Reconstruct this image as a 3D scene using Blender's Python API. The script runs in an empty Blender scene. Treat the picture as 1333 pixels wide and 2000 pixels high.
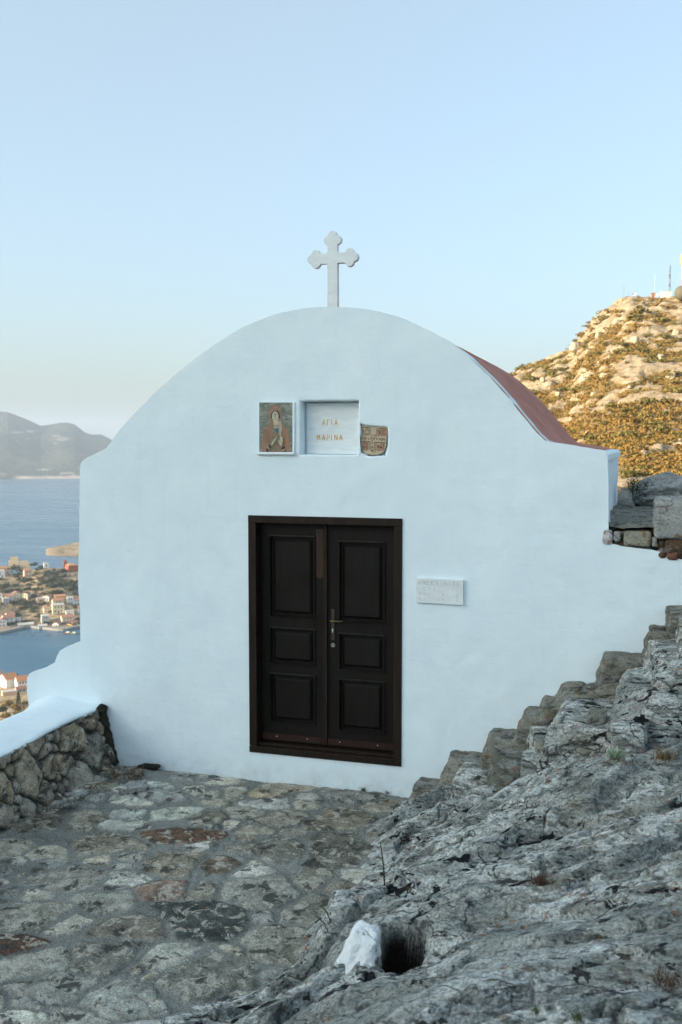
import bpy, bmesh, math, random
import numpy as np
from mathutils import Vector, Matrix

SC = bpy.context.scene
COL = SC.collection
R = math.radians
random.seed(4)

# ------------------------------------------------------------------ camera
A = R(17.2)                       # the chapel front is turned this much to the view
PITCH = math.atan(134 / 1944)
CAM = np.array([0.0, -7.4, 2.73])
cd = bpy.data.cameras.new('camera')
cam = bpy.data.objects.new('camera', cd)
COL.objects.link(cam)
cam.location = CAM
cam.rotation_euler = (math.pi / 2 - PITCH, 0, A)
cd.sensor_width = 36
cd.lens = 35
cd.clip_start = 0.05
cd.clip_end = 60000
cd.dof.use_dof = True
cd.dof.focus_distance = 7.6
cd.dof.aperture_fstop = 5.0
SC.camera = cam

# ------------------------------------------------------------------ light
SUN_EL, SUN_ROT = R(14), R(228)
w = bpy.data.worlds.new('World')
SC.world = w
w.use_nodes = True
wn = w.node_tree
bg = wn.nodes['Background']
sky = wn.nodes.new('ShaderNodeTexSky')
sky.sky_type = 'NISHITA'
sky.sun_disc = False
sky.sun_elevation = SUN_EL
sky.sun_rotation = SUN_ROT
sky.altitude = 160
sky.air_density = 0.8
sky.dust_density = 5.0
sky.ozone_density = 3.0
bal = wn.nodes.new('ShaderNodeMix')           # one constant white balance for the whole sky
bal.data_type = 'RGBA'
bal.blend_type = 'MULTIPLY'
bal.inputs[0].default_value = 1.0
bal.inputs[7].default_value = (1.05, 1.15, 1.16, 1)
wn.links.new(sky.outputs[0], bal.inputs[6])
mul = wn.nodes.new('ShaderNodeMix')           # even veil of many-times scattered light, which the sky model leaves out
mul.data_type = 'RGBA'
mul.blend_type = 'ADD'
mul.inputs[0].default_value = 1.0
mul.inputs[7].default_value = (1.30, 1.41, 1.05, 1)
wn.links.new(bal.outputs[2], mul.inputs[6])
wn.links.new(mul.outputs[2], bg.inputs[0])
bg.inputs[1].default_value = 0.10
ld = bpy.data.lights.new('sun', 'SUN')
ld.energy = 4.1
ld.angle = R(0.5)
ld.color = (1.0, 0.78, 0.49)
sun = bpy.data.objects.new('sun', ld)
COL.objects.link(sun)
to_sun = Vector((math.sin(SUN_ROT) * math.cos(SUN_EL), math.cos(SUN_ROT) * math.cos(SUN_EL), math.sin(SUN_EL)))
sun.rotation_euler = to_sun.to_track_quat('Z', 'Y').to_euler()
vs = SC.view_settings
vs.view_transform = 'Standard'
vs.look = 'None'
vs.gamma = 1.0
vs.exposure = 1.34
SC.cycles.volume_bounces = 0
SC.cycles.max_bounces = 6
SC.cycles.use_denoising = True

# ------------------------------------------------------------------ measuring helpers
CR = np.array(cam.rotation_euler.to_matrix())
FWD = np.array([-math.sin(A), math.cos(A)])
RGT = np.array([math.cos(A), math.sin(A)])


def ray(px, py):
    return CR @ np.array([(px - 666.5) / 1944.0, (1000 - py) / 1944.0, -1.0])


def ply(px, py, y=0.0):           # where a sight line meets a plane parallel to the front
    d = ray(px, py)
    t = (y - CAM[1]) / d[1]
    p = CAM + t * d
    return float(p[0]), float(p[2])


def plz(px, py, z):               # where a sight line meets a level plane
    d = ray(px, py)
    t = (z - CAM[2]) / d[2]
    p = CAM + t * d
    return float(p[0]), float(p[1])


def polar(azdeg, r):
    a = np.radians(azdeg)
    return (CAM[0] + r * (np.cos(a) * FWD[0] + np.sin(a) * RGT[0]),
            CAM[1] + r * (np.cos(a) * FWD[1] + np.sin(a) * RGT[1]))


def az_of(px):
    return math.degrees(math.atan((px - 666.5) / 1944.0))


# ------------------------------------------------------------------ noise
M32 = np.uint64(0xffffffff)


def _h(ix, iy, iz, s):
    n = (ix.astype(np.int64).astype(np.uint64) * np.uint64(374761393) + iy.astype(np.int64).astype(np.uint64) * np.uint64(668265263)
         + iz.astype(np.int64).astype(np.uint64) * np.uint64(1442695041) + np.uint64(s * 974711 + 17)) & M32
    n = ((n ^ (n >> np.uint64(13))) * np.uint64(1274126177)) & M32
    n = ((n ^ (n >> np.uint64(16))) * np.uint64(2246822519)) & M32
    n = n ^ (n >> np.uint64(15))
    return n.astype(np.float64) / 2147483648.0 - 1.0


def vnoise(p, seed=0):
    f = np.floor(p)
    t = p - f
    t = t * t * t * (t * (t * 6 - 15) + 10)
    ix, iy, iz = f[..., 0], f[..., 1], f[..., 2]
    x, y, z = t[..., 0], t[..., 1], t[..., 2]
    out = 0
    for dx in (0, 1):
        wx = x if dx else 1 - x
        for dy in (0, 1):
            wy = y if dy else 1 - y
            for dz in (0, 1):
                wz = z if dz else 1 - z
                out = out + wx * wy * wz * _h(ix + dx, iy + dy, iz + dz, seed)
    return out


def fbm(p, freq, octv=4, seed=0, gain=0.5, ridged=False):
    p = np.asarray(p, dtype=np.float64)
    out, amp, tot = 0, 1.0, 0
    for i in range(octv):
        n = vnoise(p * freq + 13.7 * i, seed + i)
        if ridged:
            n = 1 - 2 * np.abs(n)
        out = out + n * amp
        tot += amp
        amp *= gain
        freq *= 2.03
    return out / tot


def p3(x, y, z=None):
    x, y = np.broadcast_arrays(x, y)
    if z is None:
        z = np.zeros_like(x, dtype=float)
    return np.stack([x, y, np.broadcast_to(z, x.shape)], -1)


def sstep(a, b, x):
    t = np.clip((x - a) / (b - a), 0, 1)
    return t * t * (3 - 2 * t)


# ------------------------------------------------------------------ object helpers
def tag(o, label=None, cat=None, group=None, kind=None):
    if label: o['label'] = label
    if cat: o['category'] = cat
    if group: o['group'] = group
    if kind: o['kind'] = kind
    return o


def link(name, me, m=None, parent=None, smooth=None):
    o = bpy.data.objects.new(name, me)
    COL.objects.link(o)
    for x in (m if isinstance(m, (list, tuple)) else [m] if m else []):
        me.materials.append(x)
    if parent is not None:
        o.parent = parent
    if smooth is not None:
        me.shade_smooth()
        if smooth < 180:
            me.set_sharp_from_angle(angle=R(smooth))
    return o


def empty(name, loc, rz=0.0, label=None, cat=None, group=None):
    o = bpy.data.objects.new(name, None)
    COL.objects.link(o)
    o.location = loc
    o.rotation_euler = (0, 0, rz)
    o.empty_display_size = 0.2
    return tag(o, label, cat, group)


def keep(child, parent):          # parent, with the child's own mesh given in world coordinates
    child.parent = parent
    child.matrix_parent_inverse = Matrix.LocRotScale(parent.location, parent.rotation_euler, parent.scale).inverted()
    return child


def grid_mesh(name, P, wrap=False, cols=None):
    n, m = P.shape[:2]
    me = bpy.data.meshes.new(name)
    V = P.reshape(-1, 3).astype(np.float32)
    idx = np.arange(n * m).reshape(n, m)
    q = np.stack([idx[:-1, :-1], idx[1:, :-1], idx[1:, 1:], idx[:-1, 1:]], -1).reshape(-1, 4)
    me.vertices.add(len(V))
    me.vertices.foreach_set('co', V.ravel())
    me.loops.add(q.size)
    me.loops.foreach_set('vertex_index', q.ravel().astype(np.int32))
    me.polygons.add(len(q))
    me.polygons.foreach_set('loop_start', (np.arange(len(q)) * 4).astype(np.int32))
    me.polygons.foreach_set('use_smooth', np.ones(len(q), dtype=bool))
    me.update(calc_edges=True)
    for k, c in (cols or {}).items():
        c = np.asarray(c)
        if c.ndim == 3:
            a = me.color_attributes.new(k, 'FLOAT_COLOR', 'POINT')
            cc = np.ones((n * m, 4), np.float32)
            cc[:, :3] = c.reshape(-1, 3)
            a.data.foreach_set('color', cc.ravel())
        else:
            a = me.attributes.new(k, 'FLOAT', 'POINT')
            a.data.foreach_set('value', c.reshape(-1).astype(np.float32))
    return me


def plate(loops, y0, y1, bev=0.0, res=2):
    """a slab parallel to the front, outline and holes given as (x, z) loops"""
    cu = bpy.data.curves.new('tmp', 'CURVE')
    cu.dimensions = '2D'
    cu.fill_mode = 'BOTH'
    cu.extrude = abs(y1 - y0) / 2 - bev
    cu.bevel_depth = bev
    cu.bevel_resolution = res
    cu.offset = -bev
    for lp in loops:
        s = cu.splines.new('POLY')
        s.points.add(len(lp) - 1)
        for q, (x, z) in zip(s.points, lp):
            q.co = (x, z, 0, 1)
        s.use_cyclic_u = True
    o = bpy.data.objects.new('tmp', cu)
    COL.objects.link(o)
    dg = bpy.context.evaluated_depsgraph_get()
    me = bpy.data.meshes.new_from_object(o.evaluated_get(dg))
    bpy.data.objects.remove(o)
    bpy.data.curves.remove(cu)
    me.materials.clear()
    n = len(me.vertices)
    c = np.empty(n * 3, np.float32)
    me.vertices.foreach_get('co', c)
    c = c.reshape(-1, 3)
    c = np.stack([c[:, 0], (y0 + y1) / 2 - c[:, 2], c[:, 1]], -1)
    me.vertices.foreach_set('co', c.ravel().astype(np.float32))
    me.update()
    return me


class MB:
    """collects faces (with material slots) into one mesh"""
    def __init__(s):
        s.v, s.f, s.mi = [], [], []

    def face(s, pts, mi=0):
        b = len(s.v)
        s.v += [tuple(p) for p in pts]
        s.f.append(tuple(range(b, b + len(pts))))
        s.mi.append(mi)

    def box(s, x0, x1, y0, y1, z0, z1, mi=0):
        b = len(s.v)
        s.v += [(x, y, z) for z in (z0, z1) for y in (y0, y1) for x in (x0, x1)]
        for f in ((0, 2, 3, 1), (4, 5, 7, 6), (0, 1, 5, 4), (2, 6, 7, 3), (0, 4, 6, 2), (1, 3, 7, 5)):
            s.f.append(tuple(b + i for i in f))
            s.mi.append(mi)

    def tube(s, pts, rad, n=6, mi=0, cap=True):
        pts = [Vector(p) for p in pts]
        rad = [float(q) for q in rad] if hasattr(rad, '__len__') else [float(rad)] * len(pts)
        rings = []
        for i, p in enumerate(pts):
            d = (pts[min(i + 1, len(pts) - 1)] - pts[max(i - 1, 0)]).normalized()
            u = d.orthogonal().normalized() if abs(d.z) > .9 else d.cross(Vector((0, 0, 1))).normalized()
            v = d.cross(u)
            b = len(s.v)
            for k in range(n):
                a = 2 * math.pi * k / n
                s.v.append(tuple(p + rad[i] * (u * math.cos(a) + v * math.sin(a))))
            rings.append(b)
        for a, b in zip(rings, rings[1:]):
            for k in range(n):
                s.f.append((a + k, a + (k + 1) % n, b + (k + 1) % n, b + k))
                s.mi.append(mi)
        if cap:
            s.f.append(tuple(rings[0] + k for k in reversed(range(n)))); s.mi.append(mi)
            s.f.append(tuple(rings[-1] + k for k in range(n))); s.mi.append(mi)

    def mesh(s, name):
        me = bpy.data.meshes.new(name)
        me.from_pydata(s.v, [], s.f)
        me.polygons.foreach_set('material_index', s.mi)
        me.update()
        return me

    def build(s, name, m, parent=None, smooth=None):
        return link(name, s.mesh(name), m, parent, smooth)


# ------------------------------------------------------------------ material helpers
class NT:
    def __init__(s, name):
        s.m = bpy.data.materials.new(name)
        s.m.use_nodes = True
        s.t = s.m.node_tree
        s.b = s.t.nodes['Principled BSDF']
        s.tc = s.t.nodes.new('ShaderNodeTexCoord')

    def n(s, k, **kw):
        x = s.t.nodes.new('ShaderNode' + k)
        for a, v in kw.items(): setattr(x, a, v)
        return x

    def l(s, a, b):
        s.t.links.new(a, b)

    def mapping(s, scale=(1, 1, 1), rot=(0, 0, 0), src='Object', loc=(0, 0, 0)):
        mp = s.n('Mapping')
        mp.inputs['Scale'].default_value = scale
        mp.inputs['Rotation'].default_value = rot
        mp.inputs['Location'].default_value = loc
        s.l(s.tc.outputs[src], mp.inputs[0])
        return mp.outputs[0]

    def noise(s, scale, detail=4, rough=.55, vec=None, dist=0.0):
        x = s.n('TexNoise')
        x.inputs['Scale'].default_value = scale
        x.inputs['Detail'].default_value = detail
        x.inputs['Roughness'].default_value = rough
        x.inputs['Distortion'].default_value = dist
        s.l(vec if vec is not None else s.tc.outputs['Object'], x.inputs['Vector'])
        return x.outputs['Fac']

    def voro(s, scale, vec=None, feature='F1', out='Distance'):
        x = s.n('TexVoronoi', feature=feature)
        x.inputs['Scale'].default_value = scale
        s.l(vec if vec is not None else s.tc.outputs['Object'], x.inputs['Vector'])
        return x.outputs[out]

    def ramp(s, fac, stops, interp='LINEAR'):
        x = s.n('ValToRGB')
        cr = x.color_ramp
        cr.interpolation = interp
        while len(cr.elements) < len(stops): cr.elements.new(.5)
        for e, (p, c) in zip(cr.elements, stops):
            e.position = p
            if not hasattr(c, '__len__'): c = (c, c, c)
            e.color = (*c, 1)
        s.l(fac, x.inputs[0])
        return x.outputs[0]

    def mix(s, fac, a, b, blend='MIX'):
        x = s.n('Mix', data_type='RGBA', blend_type=blend)
        for sock, v in ((x.inputs[0], fac), (x.inputs[6], a), (x.inputs[7], b)):
            if hasattr(v, 'is_output'): s.l(v, sock)
            elif hasattr(v, '__len__'): sock.default_value = (*v, 1)
            else: sock.default_value = v
        return x.outputs[2]

    def math(s, op, a, b=0.0):
        x = s.n('Math', operation=op)
        for sock, v in ((x.inputs[0], a), (x.inputs[1], b)):
            if hasattr(v, 'is_output'): s.l(v, sock)
            else: sock.default_value = v
        return x.outputs[0]

    def attr(s, name, out='Color'):
        x = s.n('Attribute')
        x.attribute_name = name
        return x.outputs[out]

    def bump(s, *hs):
        """hs: (height socket, distance in metres)"""
        prev = None
        for h, d in hs:
            x = s.n('Bump')
            x.inputs['Strength'].default_value = 1.0
            x.inputs['Distance'].default_value = d
            s.l(h, x.inputs['Height'])
            if prev is not None: s.l(prev, x.inputs['Normal'])
            prev = x.outputs[0]
        s.l(prev, s.b.inputs['Normal'])

    def done(s, col=None, rough=.9, spec=.3, metal=0.0):
        if col is not None:
            if hasattr(col, 'is_output'): s.l(col, s.b.inputs['Base Color'])
            else: s.b.inputs['Base Color'].default_value = (*col, 1)
        if hasattr(rough, 'is_output'): s.l(rough, s.b.inputs['Roughness'])
        else: s.b.inputs['Roughness'].default_value = rough
        s.b.inputs['Specular IOR Level'].default_value = spec
        s.b.inputs['Metallic'].default_value = metal
        return s.m


def simple(name, c, rough=.85, var=.15, scale=8.0, spec=.25, metal=0.0, bump=None):
    t = NT(name)
    n = t.noise(scale, 5)
    col = t.mix(n, tuple(x * (1 - var) for x in c), tuple(min(1, x * (1 + var)) for x in c))
    if bump: t.bump((t.noise(bump[0], 6, .65), bump[1]))
    return t.done(col, rough, spec, metal)


# ------------------------------------------------------------------ materials
def m_plaster():
    t = NT('limewash')
    big = t.noise(.9, 4, .5)
    blotch = t.noise(3.0, 6, .6, dist=.6)
    col = t.mix(t.ramp(blotch, [(.35, 0), (.7, 1)]), (.705, .815, .87), (.755, .86, .90))
    scuff = t.noise(14, 6, .7)
    col = t.mix(t.math('MULTIPLY', t.ramp(scuff, [(.68, 0), (.78, 1)]), .35), col, (.60, .61, .60))
    # splashed dirt along the foot of the wall
    sep = t.n('SeparateXYZ'); t.l(t.tc.outputs['Object'], sep.inputs[0])
    foot = t.n('MapRange'); foot.inputs[1].default_value = .16; foot.inputs[2].default_value = 0.0
    t.l(sep.outputs[2], foot.inputs[0])
    dirt = t.math('MULTIPLY', foot.outputs[0], t.ramp(t.noise(9, 6, .7), [(.4, 0), (.75, 1)]))
    col = t.mix(t.math('MULTIPLY', dirt, .6), col, (.42, .42, .39))
    strk = t.noise(5, 6, .65, vec=t.mapping((1.6, 1, .16), loc=(2, 0, 1)))
    col = t.mix(t.ramp(strk, [(.56, 0), (.72, .16)]), col, (.60, .63, .62))
    brush = t.noise(3, 5, .6, vec=t.mapping((1, 1, 6)))
    t.bump((big, .05), (t.noise(4.5, 4, .5), .012), (brush, .0025), (t.noise(60, 4, .6), .0012))
    return t.done(col, .9, .2)


def m_rock():
    t = NT('bedrock_limestone')
    ob = t.mapping((1, 1, 1.6), (0, 0, R(-24)))
    st = t.mapping((.55, 1.5, 2.2), (0, 0, R(-20)))       # lichen drawn out along the beds
    big = t.noise(1.6, 4, .55, vec=ob, dist=.5)
    col = t.mix(t.ramp(big, [(.36, 0), (.64, 1)]), (.225, .25, .235), (.43, .46, .435))
    warm = t.noise(2.3, 4, .6, vec=t.mapping((1, 1, 1), loc=(4, 2, 1)))
    col = t.mix(t.ramp(warm, [(.52, 0), (.70, .55)]), col, (.29, .27, .20))
    pale = t.noise(5.5, 9, .68, vec=st, dist=.4)
    pm = t.ramp(pale, [(.475, 0), (.525, 1)])
    pm2 = t.ramp(t.noise(1.25, 3, .5, vec=t.mapping((1, 1.4, 1), (0, 0, R(-25)), loc=(9, 1, 3))), [(.42, .12), (.53, 1)])
    col = t.mix(t.math('MULTIPLY', pm, pm2), col, (.64, .68, .66))
    grime = t.noise(17, 8, .72, vec=st)
    col = t.mix(t.ramp(grime, [(.52, 0), (.60, .8)]), col, (.10, .107, .10))
    dk = t.noise(7.5, 8, .62, vec=t.mapping((.6, 1.3, 1.6), (0, 0, R(-18)), loc=(2, 7, 5)), dist=.5)
    dm = t.math('MULTIPLY', t.ramp(dk, [(.565, 0), (.585, 1)]),
                t.ramp(t.noise(1.3, 2, .5, vec=t.mapping((1, 1, 1), loc=(3, 3, 8))), [(.44, .05), (.54, 1)]))
    col = t.mix(dm, col, (.016, .02, .022))
    sp = t.noise(24, 3, .55, vec=t.mapping((.7, 1.2, 1.3), (0, 0, R(-20)), loc=(1, 4, 6)), dist=.3)
    sm = t.math('MULTIPLY', t.ramp(sp, [(.60, 0), (.625, 1)]), t.ramp(t.noise(2.6, 3, .55, vec=t.mapping((1, 1, 1), loc=(8, 3, 3))), [(.44, 0), (.56, 1)]))
    col = t.mix(t.math('MULTIPLY', sm, .9), col, (.022, .027, .029))
    col = t.mix(t.attr('soil_shade', 'Fac'), col, (.028, .021, .014))  # dark earth colour, also painting in the hole's shade
    orn = t.noise(21, 4, .6, vec=t.mapping((1, 1, 1), loc=(1, 8, 2)))
    om = t.math('MULTIPLY', t.ramp(orn, [(.62, 0), (.645, 1)]),
                t.ramp(t.noise(2.2, 2, .5, vec=t.mapping((1, 1, 1), loc=(6, 5, 1))), [(.45, 0), (.6, 1)]))
    col = t.mix(t.math('MULTIPLY', om, .8), col, (.30, .115, .035))
    fine = t.noise(75, 5, .7)
    col = t.mix(1.0, col, t.ramp(fine, [(.33, .40), (.50, 1.0), (.66, 1.40)]), 'MULTIPLY')
    pits = t.voro(38, vec=st)
    w_ = t.n('VectorMath', operation='ADD')
    nz = t.n('TexNoise'); nz.inputs['Scale'].default_value = 3.5; nz.inputs['Detail'].default_value = 6
    t.l(t.tc.outputs['Object'], nz.inputs['Vector'])
    sc_ = t.n('VectorMath', operation='SCALE'); sc_.inputs['Scale'].default_value = .45
    t.l(nz.outputs['Color'], sc_.inputs[0]); t.l(st, w_.inputs[0]); t.l(sc_.outputs[0], w_.inputs[1])
    cr = t.ramp(t.voro(2.3, vec=w_.outputs[0], feature='DISTANCE_TO_EDGE'), [(0, 0), (.014, 1)])
    keepc = t.ramp(t.noise(1.1, 2, .5, vec=t.mapping((1, 1, 1), loc=(2, 9, 4))), [(.46, 1), (.52, 0)])
    cr = t.math('MAXIMUM', cr, keepc)
    col = t.mix(cr, (.03, .032, .028), col)
    t.bump((cr, .015), (t.noise(9, 7, .66, vec=st), .035), (t.noise(34, 6, .72, vec=st), .016), (pits, .007), (fine, .006))
    return t.done(col, .92, .2)


def m_attr_stone(name, bumps=((26, .014), (90, .006)), gain=1.0, lichen=True):
    """stone whose own colour is carried per stone by the mesh"""
    t = NT(name)
    base = t.attr('tone')
    mort = t.attr('stone', 'Fac')
    f1 = t.noise(7, 9, .7, dist=.4)
    col = t.mix(t.math('ADD', t.math('MULTIPLY', mort, .8), .2), base, t.ramp(f1, [(.34, .45), (.5, 1.0), (.66, 1.55)]), 'MULTIPLY')
    col = t.mix(0.0, base, col) if False else t.mix(t.math('ADD', t.math('MULTIPLY', mort, .75), .25), base, t.mix(1.0, base, t.ramp(f1, [(.34, .42), (.5, 1.0), (.66, 1.6)]), 'MULTIPLY'))
    if lichen:
        pale = t.noise(10, 9, .7, vec=t.mapping((1, 1, 1), loc=(3, 1, 4)), dist=.6)
        col = t.mix(t.math('MULTIPLY', t.ramp(pale, [(.53, 0), (.57, .75)]), mort), col, (.50, .485, .41))
        dk = t.noise(6, 9, .68, vec=t.mapping((1, 1, 1), loc=(7, 3, 2)), dist=.5)
        col = t.mix(t.math('MULTIPLY', t.ramp(dk, [(.55, 0), (.585, .85)]), t.math('ADD', t.math('MULTIPLY', mort, .8), .2)), col, (.050, .052, .047))
        orn = t.noise(13, 3, .6, vec=t.mapping((1, 1, 1), loc=(5, 9, 1)))
        col = t.mix(t.ramp(orn, [(.67, 0), (.70, .6)]), col, (.24, .10, .04))
    fine = t.noise(110, 5, .72)
    col = t.mix(1.0, col, t.ramp(fine, [(.34, .42), (.5, 1.0), (.66, 1.5)]), 'MULTIPLY')
    t.bump(*[(t.noise(s, 7, .68), d) for s, d in bumps], (t.voro(55), .003))
    return t.done(col, .92, .2)


def m_block(name, a, b, dark=.35):
    t = NT(name)
    st = t.mapping((1, 1, 2.4))
    n = t.noise(3.2, 7, .65, vec=st, dist=.5)
    col = t.mix(t.ramp(n, [(.35, 0), (.65, 1)]), a, b)
    pale = t.noise(8, 9, .7, vec=t.mapping((1, 1, 1.8), loc=(3, 6, 1)), dist=.4)
    col = t.mix(t.ramp(pale, [(.52, 0), (.57, .7)]), col, (.36, .37, .355))
    dk = t.noise(11, 8, .7, vec=st)
    col = t.mix(t.ramp(dk, [(.51, 0), (.60, dark * 2)]), col, (.045, .048, .042))
    orn = t.noise(16, 3, .6, vec=t.mapping((1, 1, 1), loc=(5, 2, 1)))
    col = t.mix(t.ramp(orn, [(.63, 0), (.655, .7)]), col, (.27, .12, .045))
    fine = t.noise(90, 5, .72)
    col = t.mix(1.0, col, t.ramp(fine, [(.30, .5), (.52, 1.0), (.72, 1.3)]), 'MULTIPLY')
    w_ = t.n('VectorMath', operation='ADD')
    nz = t.n('TexNoise'); nz.inputs['Scale'].default_value = 6; nz.inputs['Detail'].default_value = 5
    t.l(t.tc.outputs['Object'], nz.inputs['Vector'])
    sc_ = t.n('VectorMath', operation='SCALE'); sc_.inputs['Scale'].default_value = .22
    t.l(nz.outputs['Color'], sc_.inputs[0]); t.l(st, w_.inputs[0]); t.l(sc_.outputs[0], w_.inputs[1])
    cr = t.ramp(t.voro(2.4, vec=w_.outputs[0], feature='DISTANCE_TO_EDGE'), [(0, 0), (.016, 1)])
    cr = t.math('MAXIMUM', cr, t.ramp(t.noise(2.0, 2, .5, vec=t.mapping((1, 1, 1), loc=(4, 4, 1))), [(.47, 1), (.54, 0)]))
    col = t.mix(cr, (.05, .05, .042), col)
    t.bump((cr, .012), (t.noise(14, 8, .7, vec=st), .035), (t.noise(50, 6, .7), .012), (fine, .005))
    return t.done(col, .92, .2)


def m_wood(name, a, b, rough=.45):
    t = NT(name)
    g = t.noise(5, 6, .6, vec=t.mapping((9, 9, .6)), dist=.4)
    col = t.mix(t.ramp(g, [(.35, 0), (.7, 1)]), a, b)
    wear = t.noise(7, 7, .7, vec=t.mapping((2, 2, .7), loc=(3, 1, 2)))
    col = t.mix(t.ramp(wear, [(.62, 0), (.75, .55)]), col, (.022, .013, .008))
    t.bump((g, .0012), (t.noise(40, 4, .6), .0006))
    rg = t.ramp(t.noise(6, 4), [(.3, rough - .1), (.7, rough + .15)])
    return t.done(col, rg, .22)


def m_roof():
    t = NT('red_roof_paint')
    st = t.noise(2.2, 6, .65, vec=t.mapping((1, .35, 1)), dist=.3)
    col = t.mix(t.ramp(st, [(.3, 0), (.7, 1)]), (.34, .125, .095), (.50, .24, .19))
    run = t.noise(6, 5, .7, vec=t.mapping((.6, 3.5, .6)))
    col = t.mix(t.ramp(run, [(.52, 0), (.68, .6)]), col, (.27, .088, .07))
    t.bump((t.noise(3, 5, .6), .02), (t.noise(45, 5, .65), .003))
    return t.done(col, .85, .25)


def m_marble():
    t = NT('marble')
    v = t.noise(5, 7, .62, vec=t.mapping((1, 1, 4)), dist=1.2)
    col = t.mix(t.ramp(v, [(.42, 0), (.62, 1)]), (.68, .73, .745), (.75, .80, .81))
    sp = t.noise(22, 6, .7)
    col = t.mix(t.ramp(sp, [(.64, 0), (.75, .5)]), col, (.40, .42, .41))
    t.bump((t.noise(30, 5, .6), .0015))
    return t.done(col, .55, .4)


MP = m_plaster()
MROCK = m_rock()
MPAVE = m_attr_stone('paving_stone', ((24, .016), (80, .007)))
MWALLST = m_attr_stone('rubble_stone', ((20, .02), (70, .009)))
MSTEP = m_block('step_stone', (.20, .20, .165), (.34, .335, .285))
MSTEPD = m_block('dark_step_stone', (.14, .145, .12), (.26, .265, .225), .4)
MPALE = m_block('pale_stone', (.42, .44, .42), (.56, .575, .55), .12)
MWOOD = m_wood('dark_stained_wood', (.0034, .0032, .0024), (.0090, .0066, .0045))
MFRAME = m_wood('frame_wood', (.009, .006, .004), (.023, .0135, .008))
MBARE = m_wood('worn_brown_wood', (.032, .018, .011), (.060, .033, .02), .6)
MKICK = m_wood('reddish_wood', (.018, .008, .0065), (.036, .016, .013), .5)
MROOF = m_roof()
MMARB = m_marble()
MGOLD = simple('gold_paint', (.66, .40, .12), .6, .3, 90)
MIRON = simple('worn_iron', (.06, .05, .042), .5, .3, 40, .5, .6)
MBRASS = simple('tarnished_brass', (.12, .095, .05), .4, .25, 30, .5, .9)
MCABLE = simple('grey_cable_sheath', (.42, .47, .42), .6)
MBOX = simple('grey_plastic', (.50, .52, .51), .5, .08)
MBLK = simple('black_plastic', (.03, .03, .032), .5)

# ================================================================== THE CHAPEL
rng = np.random.default_rng(5)
def resample(pts, step, jit=0.0, closed=True, keep_idx=None):
    out = []
    n = len(pts)
    for i in range(n if closed else n - 1):
        a, b = np.array(pts[i]), np.array(pts[(i + 1) % n])
        k = max(1, int(np.linalg.norm(b - a) / step))
        for j in range(k):
            p = a + (b - a) * j / k
            if jit: p = p + rng.uniform(-jit, jit, 2)
            out.append((float(p[0]), float(p[1])))
    return out


def smooth_line(pts, it=2):
    p = [np.array(q) for q in pts]
    for _ in range(it):
        q = [p[0]]
        for a, b in zip(p, p[1:]):
            q += [a * .75 + b * .25, a * .25 + b * .75]
        q.append(p[-1])
        p = q
    return [tuple(map(float, x)) for x in p]


XL = ply(160, 1000)[0]
XR = ply(1184, 950)[0]
ZL = ply(160, 908)[1]
ZR = ply(1182, 888)[1]
arch_px = [(215, 872), (230, 852), (245, 832), (300, 775), (350, 730), (400, 691), (440, 664), (480, 641), (520, 624), (560, 612),
           (605, 605), (650, 603), (695, 605), (740, 612), (785, 625), (830, 645), (866, 665), (900, 689), (930, 716), (960, 745),
           (985, 774), (1010, 805), (1035, 836), (1050, 853), (1062, 863)]
ARCH = [ply(*p) for p in arch_px]
ARCH = smooth_line(ARCH, 1)
sh_l = [ply(160, 920), ply(161, 908), ply(164, 903), ply(172, 897), ply(190, 889), ply(208, 880)]
sh_r = [ply(1075, 868), ply(1100, 872), ply(1130, 877), ply(1160, 882), ply(1174, 884), ply(1180, 887), ply(1183, 893)]
left_low = [ply(*p) for p in [(-4, 1640), (40, 1540), (52, 1420), (60, 1378), (56, 1350), (56, 1326), (61, 1318), (72, 1313), (92, 1306), (110, 1297), (114, 1285),
                              (119, 1274), (132, 1266), (150, 1259), (161, 1255), (160, 1200), (156, 1140), (158, 1060)]]
right_low = [ply(*p) for p in [(1184, 960), (1185, 1030), (1184, 1064), (1199, 1067), (1212, 1070), (1240, 1074), (1275, 1079), (1292, 1083),
                               (1303, 1092), (1333, 1097), (1380, 1099), (1500, 1104)]]
xe = right_low[-1][0]
outline = left_low + sh_l + ARCH + sh_r + right_low + [(xe, -.4), (left_low[0][0], -.4)]
outline = resample(outline, .05, .0022)
dx0, dzt = ply(487, 1009); dx1, _ = ply(785, 1016)
dx0 = (ply(486, 1009)[0] + ply(488.5, 1465)[0]) / 2
dx1 = (ply(786, 1016)[0] + ply(785, 1494)[0]) / 2
dzt = (ply(484, 1006)[1] + ply(788, 1013)[1]) / 2
dzb = (ply(487, 1467)[1] + ply(786, 1497)[1]) / 2
FW = .066
# the openings in the front: door, name niche, shard recess
n_x0, n_zt = ply(587, 784); n_x1, n_zb = ply(700, 888)
hole_door = [(dx0 + .02, dzb + .02), (dx1 - .02, dzb + .02), (dx1 - .02, dzt - .02), (dx0 + .02, dzt - .02)]
hole_n = resample([(n_x0, n_zb), (n_x1, n_zb), (n_x1, n_zt), (n_x0, n_zt)], .03, .0018)
hole_s = resample([ply(*p) for p in [(705, 884), (702, 860), (706, 843), (703, 827), (712, 831), (757, 835), (757, 870), (752, 890), (720, 891)]], .012, .002)

chapel = empty('chapel', ((XL + XR) / 2, 1.7, 0), 0,
               'small whitewashed chapel with a dark double door and a red barrel vault roof', 'chapel')
me = plate([outline, hole_door, hole_n, hole_s], 0.0, 0.34, 0.016, 3)
facade = keep(link('facade', me, MP, None, 40), chapel)
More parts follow.
